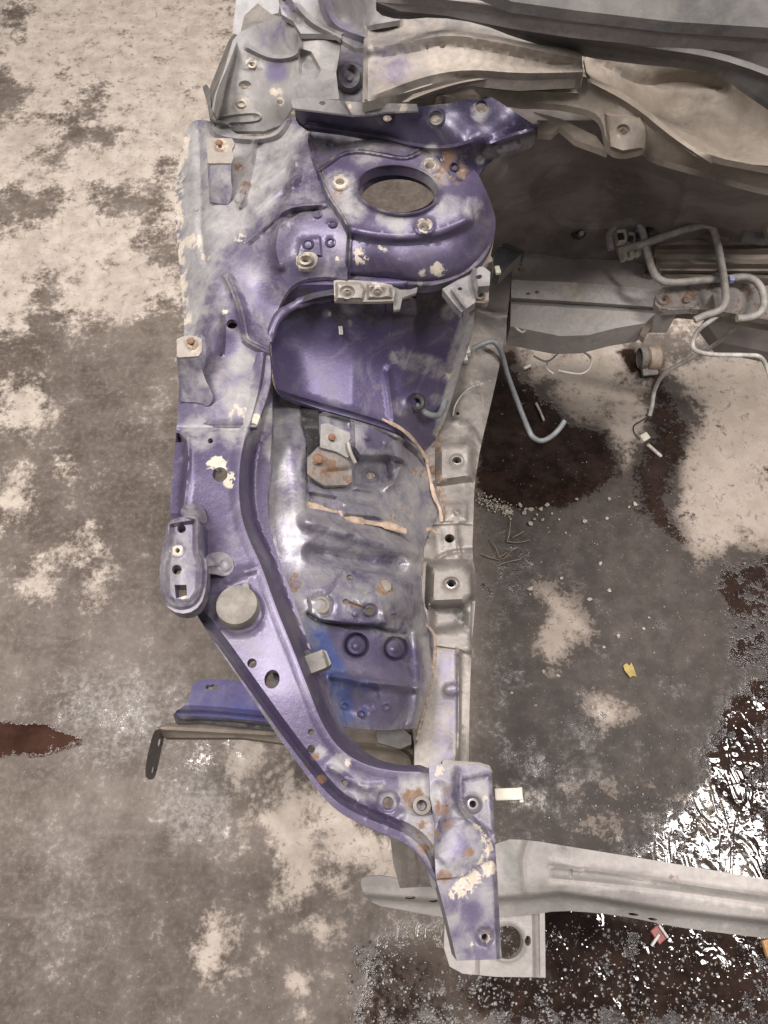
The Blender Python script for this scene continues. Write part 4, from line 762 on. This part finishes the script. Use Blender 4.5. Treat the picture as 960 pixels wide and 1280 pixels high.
lathe('grommet', firewall, M['black'], P(723,291,.49), (0,-.6,1), [(.011,0),(.011,.006),(.007,.009),(.004,.008)], 16)
lathe('stud', firewall, M['chrome'], P(724,294,.495), (0,-.6,1), [(.0045,0),(.0045,.016),(.003,.018),(.001,.018)], 10)
sheet('foam_patch', firewall, M['brown'], [(668,140),(700,148),(745,170),(760,190),(750,186),(720,175),(700,158),(690,168),(672,166),(655,150)], [(668,142,.80),(750,180,.80),(700,170,.79)], step=5, lip=.008, paint=dict(dust=[.7]))
# ---- right side: rails and plates below the cowl
lr = sheet('tunnel_rail', body, M['brown'], [(818,306),(860,300),(985,300),(985,348),(830,347),(820,330)], [(820,310,.47),(985,303,.48),(985,345,.455),(830,345,.45)], feat=[('bead',[(818,312),(985,312)],6,.012),('bead',[(820,330),(985,330)],6,.010),('bead',[(820,342),(985,343)],4,-.012)], step=5, lip=.03, paint=dict(dust=[.6,('l',[(830,328),(985,328)],7,.9)], grime_shade=[(960,345,30,.6)]))
sheet('tunnel_plate', body, M['brown'], [(868,250),(880,232),(900,240),(905,252),(935,262),(940,300),(900,302),(866,285)], [(870,252,.56),(880,235,.58),(938,265,.56),(900,300,.49),(868,285,.50)], holes=[(917,261,4,4)], feat=[('ring',917,261,7,6,0,3,.005),('bead',[(925,265),(912,295)],4,-.006)], step=4, lip=.01, paint=dict(dust=[.65]))
sheet('tunnel_bracket', body, M['grey'], [(938,236),(948,234),(958,280),(960,300),(930,296)], [(940,238,.60),(958,285,.54),(932,294,.53)], step=4, lip=.012, paint=dict(dust=[.3]))
sheet('tunnel_side', body, M['brown'], [(945,225),(985,225),(985,305),(962,300)], [(945,228,.62),(985,228,.62),(985,300,.55)], holes=[(957,260,2,2)], step=5, lip=.01, paint=dict(dust=[.7]))
rs = sheet('rusty_rail_end', body, M['rusty'], [(820,368),(835,352),(890,350),(985,360),(985,404),(900,389),(862,386),(826,388),(819,380)], [(822,372,.455),(985,365,.46),(985,402,.43),(830,386,.445)], holes=[(830,374,3,2.6)], feat=[('ring',830,374,7,6,0,3,.003),('disc',858,375,4,4,.004,2),('bead',[(822,386),(870,387)],3,.005),('bead',[(893,372),(893,388)],5,.008)], step=3.4, lip=.012, paint=dict(dust=[.45,('l',[(824,387),(872,388)],4,1)], rust=[.30,(850,370,40,.5)], grime_shade=[(900,380,30,.6)]))
sheet('tunnel_flange', body, M['pipe_sheet'] if 'pipe_sheet' in M else M['brown'], [(800,418),(806,402),(822,390),(862,386),(985,400),(985,412),(900,396),(850,392),(826,397),(814,408),(806,424)], [(802,420,.38),(824,392,.42),(985,404,.42),(985,412,.40),(812,410,.39)], step=4, lip=.012, paint=dict(dust=[.75]))
sheet('underbody_tube', body, M['firewall'], [(880,400),(985,410),(985,445),(900,428)], [(885,402,.30),(985,412,.30),(985,440,.26),(900,426,.26)], step=6, lip=.03)

# ---- cowl
cow = sheet('cowl_box', body, M['cowl'], [(455,32,1),(500,24),(560,16),(600,20),(650,38),(727,58,1),(729,97,1),(650,101),(590,95),(545,104),(500,118),(453,128,1)], [(456,34,.885),(560,18,.90),(726,60,.895),(455,126,.872),(545,103,.872),(728,96,.872),(640,80,.885),(500,60,.884),(580,50,.895)], holes=[(553,57,4.2,3.4),(534,60,1.8,2.2)],
    feat=[('bead',[(455,60),(500,55),(560,42),(620,52),(726,74)],14,.008),('bead',[(470,118),(530,95),(585,86),(650,92),(728,90)],10,.006),('bead',[(457,36),(457,124)],3,.003)], step=4, lip=.012, paint=dict(dust=[.45,(480,115,30,.8),('p',[(560,40),(735,60),(735,105),(540,108),(530,70)],30,.95)], tint=[(490,80,42,.8),(520,70,30,.4)], prim=[]))
arch = sheet('cowl_front_flange', body, M['brown'], [(440,133),(500,122),(530,114),(570,102),(620,94),(700,91),(740,97),(775,113),(810,138),(850,172),(880,194),(985,214,1),(985,242),(930,230),(890,217),(850,206),(815,196),(806,186),(800,188),(780,192),(764,188),(757,175),(753,150),(742,140),(722,134),(690,129),(640,128),(600,117),(560,121),(500,128)],
    [(445,133,.862),(530,118,.866),(620,96,.87),(740,99,.868),(810,140,.852),(880,196,.835),(985,218,.825),(985,240,.80),(890,215,.80),(815,195,.81),(780,190,.828),(760,150,.838),(690,128,.84),(600,117,.856),(520,126,.856),(780,150,.848)], holes=[(779,163,3.4,3),(712,99,16,2.4),(553,126,4,2.6)],
    feat=[('bead',[(505,128),(545,112),(590,100),(640,97),(690,100)],6,.006),('plate',[(757,142),(800,148),(806,160),(804,186),(778,190),(762,184)],.006,4),('ring',779,163,6,5,0,3,-.003),('bead',[(620,108),(650,114),(720,116)],6,.004),('bead',[(740,104),(790,130),(840,172),(890,205)],8,.006),('ring',553,126,9,6,-15,3,.004)], step=4, sm=1, lip=.008,
    paint=dict(dust=[.55,(600,112,40,.8),(785,160,30,.7)], tint=[(790,165,24,.45),(560,110,30,.25)], prim=[(775,172,16,.35)], grime_shade=[('l',[(505,124),(545,109),(590,98),(640,95),(690,96),(735,100)],4,.8),('l',[(757,145),(755,170),(765,188)],4,.5),(650,112,20,.35),(900,212,26,.4),(690,110,14,.5)]))
tray = sheet('cowl_tray', body, M['brown'], [(728,64),(790,72),(860,78),(905,90),(935,112),(985,140,1),(985,212,1),(905,206),(860,192),(800,146),(770,118),(735,99)], [(730,66,.88),(860,80,.86),(985,142,.84),(985,210,.828),(860,190,.834),(770,118,.85),(735,98,.868),(850,130,.815),(920,160,.81),(800,105,.835)], feat=[('bead',[(750,80),(800,110),(850,100),(900,110)],14,-.006),('bead',[(905,206),(985,212)],3,-.004)], step=4.5, sm=1, lip=.004, paint=dict(dust=[.6,(860,140,60,.7)], grime_shade=[(770,85,34,.8),('l',[(735,99),(770,119),(800,147),(860,193),(905,207),(985,213)],5,.6),(930,175,26,.35),(830,165,20,.3),('l',[(760,78),(900,95),(950,130)],14,.5)]))
chan = sheet('cowl_channel', body, M['charcoal'], [(470,-8),(560,2),(640,14),(700,26),(770,36),(850,42),(985,52,1),(985,146,1),(935,112),(905,90),(860,79),(790,73),(728,64),(650,42),(600,22),(545,14),(500,18),(470,10)], [(480,0,.945),(700,28,.94),(985,54,.93),(985,140,.88),(905,92,.885),(790,73,.895),(650,42,.91),(550,14,.92),(700,45,.915),(850,62,.915)], feat=[('bead',[(600,18),(700,42),(800,58),(900,72),(985,104)],8,.004),('plate',[(850,36),(985,40),(985,50),(938,56),(900,54),(850,46)],-.03,5)], step=4.5, sm=1, lip=.006, paint=dict(dust=[.22,('l',[(730,62),(800,72),(900,88)],7,.6)]))
sheet('channel_bracket', chan, M['grey'], [(760,30),(800,36),(850,36),(842,46),(836,48),(790,42)], [(762,31,.955),(848,37,.955),(838,47,.945)], holes=[(835,42,2,1.6)], step=4, lip=.004, paint=dict(dust=[.6]))
sheet('windscreen_rail', body, M['pale'], [(470,-14),(540,-8),(640,4),(720,15),(840,29),(985,38,1),(985,51,1),(840,44),(720,32),(640,20),(560,4),(500,-2)], [(475,-12,.985),(720,16,.98),(985,40,.975),(985,50,.965),(720,31,.97),(560,3,.972)], feat=[('bead',[(500,-8),(640,10),(840,36),(985,44)],4,.005)], step=4, lip=.012, paint=dict(dust=[.6], tint=[('l',[(640,14),(985,46)],5,.3)], grime_shade=[('l',[(840,40),(985,50)],5,.4)]))
sheet('windscreen_base', body, M['charcoal'], [(560,-30),(985,-40),(985,36),(840,27),(720,13),(640,2)], [(570,-25,1.0),(985,-30,1.02),(985,34,.99),(720,12,.99)], step=9, lip=.01, paint=dict(dust=[.25]))
# ---- hinge pillar and rear inner panels, upper left
pillar = sheet('hinge_pillar_panel', body, M['grey'], [(264,140),(268,120),(280,88),(291,50),(300,40),(322,30),(352,20),(360,8),(368,28),(372,42),(395,40),(427,47),(424,70),(420,90),(424,124),(384,124),(368,128),(362,140),(352,156),(330,164),(290,164),(270,158)],
    [(266,140,.765),(292,52,.815),(320,32,.83),(370,42,.845),(425,48,.845),(422,120,.838),(366,125,.808),(352,154,.775),(290,160,.757),(270,156,.752),(306,106,.79),(340,70,.815),(390,80,.83),(330,130,.787)], holes=[(306,106,8,5.6),(315,81,2.2,2),(350,127,4,3),(299,154,3,2)],
    feat=[('plate',[(303,74),(328,73),(329,86),(303,87)],.0015,4),('ring',315,81,5,4,0,2,.002),('ring',302,130,5,4,0,2,.002),('bead',[(274,146),(300,142),(322,141),(327,147),(320,152),(285,153)],2.5,.002),('bead',[(372,42),(375,62),(366,72),(338,74),(310,60)],5,.006),('plate',[(374,62),(388,66),(400,88),(394,98),(376,92)],-.006,4),('bead',[(262,150),(285,156)],3,.004)], step=3.4, sm=0, lip=.004,
    paint=dict(dust=[.50,(300,130,36,.9),(300,100,30,.7),(345,112,20,.7),(390,60,30,.7),(410,90,30,.75),('-',345,88,20,.8)], tint=[(345,88,26,.8),(345,40,26,.8),(330,50,16,.5)], prim=[(315,80,13,.62),(302,130,14,.66),(345,112,14,.5),(350,127,9,.5)], rust=[(316,81,7,.9),(302,130,6,.6),(340,112,16,.3)], grime_shade=[(385,80,13,.9),(365,92,20,.5),(280,110,12,.4),(345,60,14,.3)]))
sheet('pillar_side', pillar, M['charcoal'], [(290,40),(299,48),(282,100),(274,142),(266,152),(260,140),(260,115),(272,85)], [(290,42,.78),(298,48,.82),(274,140,.80),(262,140,.74),(262,115,.74),(275,85,.76)], step=4, sm=1, lip=.004, paint=dict(dust=[.5]))
sheet('torn_edge', pillar, M['charcoal'], [(258,105),(263,112),(264,135),(270,150),(262,148),(259,130),(256,118),(253,108)], [(258,106,.73),(264,130,.76),(262,148,.77)], step=3, lip=.004, paint=dict(dust=[.4]))
sheet('pillar_gusset', pillar, M['charcoal'], [(305,20),(322,4),(340,18),(352,22),(330,36),(306,42),(300,44)], [(306,22,.81),(322,6,.815),(350,20,.825),(306,42,.81)], step=4, lip=.006, paint=dict(dust=[.62]))
sheet('door_edge', body, M['doorwhite'], [(296,-12),(352,-12),(348,16),(340,18),(322,4),(305,20),(300,44),(291,42)], [(298,0,.79),(350,0,.80),(296,40,.77)], step=6, lip=.01)
cs = sheet('cowl_side_panel', body, M['grey'], [(346,-14),(470,-14,1),(500,8),(500,25),(470,30),(457,33),(456,60),(444,60),(430,52),(420,44),(396,42),(376,42),(366,26),(352,18)], [(350,-5,.87),(465,-5,.90),(456,32,.885),(455,58,.868),(425,48,.852),(370,40,.852),(400,10,.865),(440,30,.855),(500,15,.90)], feat=[('bead',[(403,-14),(408,14),(420,34),(455,46)],8,.012),('bead',[(372,10),(390,30),(425,46)],6,.006),('bead',[(355,0),(372,24)],8,-.006)], step=3.6, lip=.006, paint=dict(dust=[.40,(390,20,24,.6)], tint=[('l',[(405,-10),(412,20),(450,50)],12,.8),(360,10,20,.6)]))
sheet('cowl_recess', body, M['purple'], [(418,46),(456,58),(455,128),(424,126),(416,95)], [(420,50,.80),(455,62,.80),(455,126,.80),(424,124,.80),(437,92,.806)], feat=[('ring',437,95,13,15,0,7,.010),('disc',437,98,4,4,.004,3)], step=4, lip=.004, paint=dict(dust=[.45], grime_shade=[(430,62,14,.4)]))

# ------------------------------------------------------------------ hoses and wires (they hang from the body)
ptube('brake_line', None, M['hose'], [(592,436,.476),(601,431,.480),(612,427,.480),(620,429,.478),(627,441,.465),(635,470,.44),(648,505,.41),(660,535,.39),(666,546,.385),(677,551,.38),(690,545,.38),(700,535,.385),(706,526,.39)], .0042, label='bent grey brake line hanging over the right edge of the frame rail', cat='pipe')
h = ptube('grommet_hose', None, M['hose'], [(519,504,.546),(526,512,.548),(538,519,.535),(549,518,.52),(556,502,.51),(564,474,.505),(573,452,.49),(579,444,.478)], .0045, label='short dark hose curving out of the grommet in the wheelhouse', cat='hose')
w1 = ptube('wiring_loom', None, M['pipe'], [(764,312,.50),(762,292,.51),(774,278,.515),(790,275,.515),(801,285,.515),(808,310,.505),(816,338,.495),(828,351,.49),(848,353,.488),(880,350,.488),(908,348,.488),(936,347,.488),(950,358,.48),(955,376,.472),(950,391,.468),(935,397,.466),(921,398,.466)], .0058, label='dusty looped wiring loom in front of the firewall, ending in connectors', cat='wiring')
box('tape_mark', w1, M['tapeblue'], P(914,349,.494), (.008,.010,.009), (0,0,0), .002)
w2 = ptube('hard_pipe', None, M['pipe'], [(772,314,.505),(800,306,.51),(835,294,.52),(862,285,.525),(884,281,.525),(893,290,.52),(900,320,.51),(905,350,.50),(907,374,.48),(900,387,.47),(882,394,.46),(868,400,.455)], .0058, label='dusty pipe bending down across the tunnel rail to an open end', cat='pipe')
lathe('pipe_bolt', w2, M['chrome'], P(897,344,.49), (0,0,1), [(.007,0),(.007,.004),(.0045,.005),(.0045,.009),(.001,.009)], 12)
ptube('fuel_line', None, M['pipe_light'], [(975,352,.46),(925,378,.44),(888,401,.42),(873,413,.41),(866,428,.40),(870,438,.395),(890,443,.39),(930,444,.39),(949,446,.385),(958,458,.37),(964,476,.36)], .0038, label='pale thin line with a hairpin bend below the rusty rail end', cat='pipe')
d = ptube('cable', None, M['pipe_light'], [(975,360,.45),(930,400,.40),(895,430,.33),(862,449,.27),(832,466,.22),(819,486,.17),(815,508,.14),(812,520,.13)], .0040, label='pale straight cable running diagonally down to a white connector', cat='cable')
ptube('bare_wire', d, M['black'], [(812,520,.13),(800,527,.12),(792,533,.11),(793,542,.10),(800,549,.095)], .0016)
cn = box('connector', d, M['ivory'], P(805,547,.095), (.018,.015,.012), (.2,.1,.6), .002)
ptube('connector_pin', cn, M['pipe_light'], [(810,556,.09),(818,563,.08),(826,570,.07)], .0035, k=0)
# connector cluster at the loom
cc = newobj('connector_cluster', None, label='cluster of dirty ivory and grey plugs hanging inside the wiring loop', cat='connector'); 
for i, (x, y, z, sx, sy, mt, r) in enumerate(((776,297,.50,.016,.022,'ivory',.2),(788,300,.50,.014,.020,'pipe',-.2),(798,296,.503,.012,.02,'hose',.3),(779,320,.48,.008,.016,'ivory',.3),(788,318,.48,.009,.015,'ivory',.1),(797,315,.482,.009,.014,'ivory',-.2),(812,287,.505,.016,.022,'charcoal',.4))):
    q = box('plug', cc, M[mt], P(x,y,z), (sx,sy,.014), (.3,.1,r), .002)
    if sx > .011: box('socket', q, M['black'], P(x,y-1,z+.006), (sx*.55,sy*.5,.006), (.3,.1,r), .001)
# torn clips below the crossmember
ct = newobj('torn_clip', None, label='torn dusty grey plastic pipe clip with two rings under the crossmember', cat='clip')
for x, y, r in ((656,393,.0105),(650,409,.0085)):
    c = P(x, y, .40); tube('clip_ring', ct, M['pipe_light'], [c+Vector((r*math.cos(a)*1.1, r*math.sin(a), .004*math.sin(2*a))) for a in [2*math.pi*i/14 for i in range(15)]], .0022, k=2)
sheet('clip_body', ct, M['charcoal'], [(640,402),(664,388),(668,404),(680,410),(690,406),(702,412),(708,405),(708,414),(695,424),(680,428),(668,424),(645,424)], [(642,404,.385),(668,390,.39),(706,408,.38),(650,422,.37),(690,422,.37)], holes=[(655,393,8,6),(678,413,5,3)], feat=[('bead',[(668,420),(690,412),(706,408)],3,.006)], step=3, lip=.006, paint=dict(dust=[.6]))
# cable tie
tie = newobj('cable_tie', None, label='white cable tie loop dangling on the floor side of the crossmember', cat='cable tie')
for pts in ([(715,418,.36),(712,434,.30)], [(711,434,.30),(723,437,.295),(738,447,.29),(737,460,.285),(727,467,.28),(712,466,.28),(698,463,.28)], [(711,434,.30),(700,440,.295),(684,452,.29),(667,445,.30)], [(684,452,.29),(684,461,.285),(692,467,.28)]):
    ptube('tie_strap', tie, M['tie'], pts, .0017, k=4)
for x, y in ((711,435),(684,452),(738,447)): box('tie_head', tie, M['tie'], P(x,y,.296), (.004,.005,.004), (0,0,.5), .0008)
# bushing lying under the rail
bu = newobj('bushing', None, label='worn brown bushing lying on its side on the dark floor stain', cat='bushing')
c = P(812,448,.03); ax = Vector((1,.05,0))
lathe('flange', bu, M['plug'], c+Vector((-.022,0,0)), ax, [(.022,0),(.024,.003),(.024,.012),(.020,.014)], 20)
lathe('sleeve', bu, M['sleeve'], c, ax, [(.019,-.008),(.025,-.004),(.026,.008),(.026,.018),(.020,.022)], 20)
box('foot', bu, M['plug'], c+Vector((0,-.024,-.012)), (.034,.022,.012), (.3,0,.1), .003)

# ------------------------------------------------------------------ small things on the floor
def crumb_mesh(seed, r, flat):
    bm = bmesh.new(); bmesh.ops.create_icosphere(bm, subdivisions=2, radius=1); q = np.random.default_rng(seed); k = q.normal(size=(5,3))
    for v in bm.verts:
        s = 1+.22*math.sin(3*v.co.dot(Vector(k[0])))+.16*math.sin(4*v.co.dot(Vector(k[1])))+.08*math.sin(8*v.co.dot(Vector(k[2]))); v.co *= s*r; v.co.z *= flat
    me = bpy.data.meshes.new('crumb'); bm.to_mesh(me); bm.free(); me.materials.append(M['crumb']); return me
cm = [crumb_mesh(i, .004, .6) for i in range(6)]
def put(name, me, x, y, s, rz, label=None, cat=None, group=None, zoff=.5, parent=None):
    o = newobj(name, me, parent, label, cat, group); o.location = P(x, y, .0015+.004*s*.3*zoff); o.rotation_euler = (0, 0, rz); o.scale = (s, s*random.uniform(.6, 1), s); return o
heap_spots = [(650,632,1.3),(657,636,1.0),(664,637,1.4),(676,636,1.1),(684,631,1.1),(668,649,.9),(663,655,1.2),(678,650,1.0),(656,641,1.1),(731,652,1.3),(721,624,.8),(794,630,1.3),(786,634,.8),(762,624,.9),(750,704,1.0),(702,723,.9),(737,749,1.3),(663,736,1.6),(663,743,.5),(680,840,1.0),(698,845,.9),(762,738,1.0),(773,795,1.0),(755,809,.8),(741,884,.9),(811,772,.7),(805,786,.7),(707,666,.6),(759,648,.8),(690,642,.7),(671,643,.7),(699,649,.6),(670,882,.6),(640,866,.6)]
for i, (x, y, s) in enumerate(heap_spots):
    put('dirt_crumb', cm[i % 6], x, y, s, random.uniform(0, 6), 'small pale crumb of dried dirt on the dark floor right of the frame rail', 'dirt crumb', 'pale dirt crumbs scattered right of the frame rail')
# heap of fine dirt by the rail
hv = []; hf = []
bm = bmesh.new()
for i in range(240):
    a = random.random(); x = 596+a*44+random.gauss(0, 3); y = 622+a*18+random.gauss(0, 6)*(1-.3*a); s = random.uniform(.0007, .0030)
    m = Matrix.Translation(P(x, y, random.uniform(.0005, .008*(1-a)+.001))) @ Matrix.Rotation(random.uniform(0, 6), 4, Vector((random.random(), random.random(), 1)))
    bmesh.ops.create_icosphere(bm, subdivisions=1, radius=s, matrix=m @ Matrix.Diagonal((1, random.uniform(.5, 1), .7, 1)))
me = bpy.data.meshes.new('dirt_heap'); bm.to_mesh(me); bm.free(); me.materials.append(M['crumb'])
newobj('dirt_heap', me, None, 'low heap of crumbled pale dirt against the frame rail', 'dirt', kind='stuff')
# fine grit, coloured pale to stand in for glints on the wet floor
_bm = bmesh.new(); bmesh.ops.create_icosphere(_bm, subdivisions=1, radius=1); GV = np.array([q.co[:] for q in _bm.verts]); GF = np.array([[w.index for w in f.verts] for f in _bm.faces]); _bm.free()
gv, gf = [], []
def grit(n, poly, smin, smax, clump=0):
    p = np.array(poly); x0, y0 = p.min(0); x1, y1 = p.max(0)
    q = rng.uniform((x0, y0), (x1, y1), (n*6, 2)); ok = inside(p, q[:, 0], q[:, 1])
    if clump: ok &= (.5+.5*np.sin(q[:, 0]*.041+2*np.sin(q[:, 1]*.037))*np.sin(q[:, 1]*.053+1.5*np.sin(q[:, 0]*.029))) > rng.uniform(0, 1, n*6)**(1/clump)
    for x, y in q[ok][:n]:
        s = smin+(smax-smin)*rng.random()**2.6; a = rng.uniform(0, 6.3); c, d = math.cos(a), math.sin(a)
        w = GV*(1+.18*rng.normal(size=(len(GV), 1)))*s*np.array([1, rng.uniform(.5, 1), rng.uniform(.4, .8)])
        w = np.stack([w[:, 0]*c-w[:, 1]*d, w[:, 0]*d+w[:, 1]*c, w[:, 2]], -1)+PW(x, y, s*.35)
        gf.append(GF+len(gv)*len(GV)); gv.append(w)
grit(2000, [(640,1150),(975,1180),(975,1290),(430,1290),(440,1170),(560,1210)], .0007, .0040, 1)
grit(500, [(600,950),(800,900),(960,1000),(960,1090),(640,1040)], .0006, .0024, 1)
grit(700, [(600,640),(900,700),(880,920),(600,960)], .0004, .0016, 1)
grit(260, [(840,500),(960,480),(960,680),(870,680)], .0004, .0014)
me = bpy.data.meshes.new('glint_grit'); me.from_pydata(np.concatenate(gv).tolist(), [], np.concatenate(gf).tolist()); me.polygons.foreach_set('use_smooth', [True]*len(me.polygons)); me.materials.append(M['glintgrit'])
newobj('glint_grit', me, None, 'grit coloured pale to stand in for glints on the puddled floor', 'grit', kind='stuff')
def leaf():
    pts = [(779,832),(783,829),(787,832),(789,828),(792,834),(794,840),(796,846),(791,845),(788,847),(784,842),(781,838)]
    return sheet('yellow_leaf', None, M['leaf'], pts, [(779,832,.004),(788,838,.008),(796,846,.003),(790,830,.005)], step=3, th=.0006, label='small torn yellow leaf lying on the damp floor', cat='leaf')
leaf()
TW = [([(601,692),(612,696),(625,700)], 'short dry twig nearest the frame rail, pointing at the fork of twigs'), ([(613,676),(619,683),(627,699),(640,688),(648,684)], 'forked V-shaped dry twig in the middle of the twig litter'),
      ([(620,708),(632,703),(650,699)], 'lowest thin twig of the litter beside the frame rail'), ([(634,677),(637,665),(638,652)], 'upright thin twig below the pale dirt crumbs'), ([(634,677),(648,678),(662,675)], 'thin twig reaching farthest right from the twig litter'),
      ([(640,672),(648,668),(655,664)], 'stubby twig tilted up just below the pale crumbs'), ([(622,697),(629,694),(634,690)], 'shortest twig, lying across the V-shaped fork')]
for pts, lab in TW:
    ptube('twig', None, M['twig'], [(x, y, .004+.004*(i % 2)) for i, (x, y) in enumerate(pts)], .0009, k=4, sides=6, label=lab, cat='twig', group='dry twigs beside the frame rail')
rp = newobj('red_fragment', None, label='small broken red and white plastic fragment in front of the bumper beam', cat='plastic fragment')
box('red_piece', rp, M['red'], P(823,1168,.006), (.018,.024,.006), (.1,.1,.6), .002)
for x, y, r in ((829,1164,.6),(819,1175,-.7)): box('white_rim', rp, M['tie'], P(x,y,.009), (.004,.022,.006), (.1,0,r), .001)
box('orange_fragment', None, M['orange'], P(960,1185,.006), (.016,.026,.008), (.1,.2,.2), .003, label='small orange plastic fragment at the right edge of the puddle', cat='plastic fragment')
ptube('screw', None, M['pipe_light'], [(670,504,.006),(675,514,.006),(680,526,.006)], .003, k=0, label='thin pale metal pin on the dark floor beside the brake line', cat='pin')
ptube('drop_pin', None, M['tie'], [(655,461,.006),(663,457,.006)], .0036, k=0, label='tiny white plastic stub on the floor left of the cable tie', cat='plastic stub')
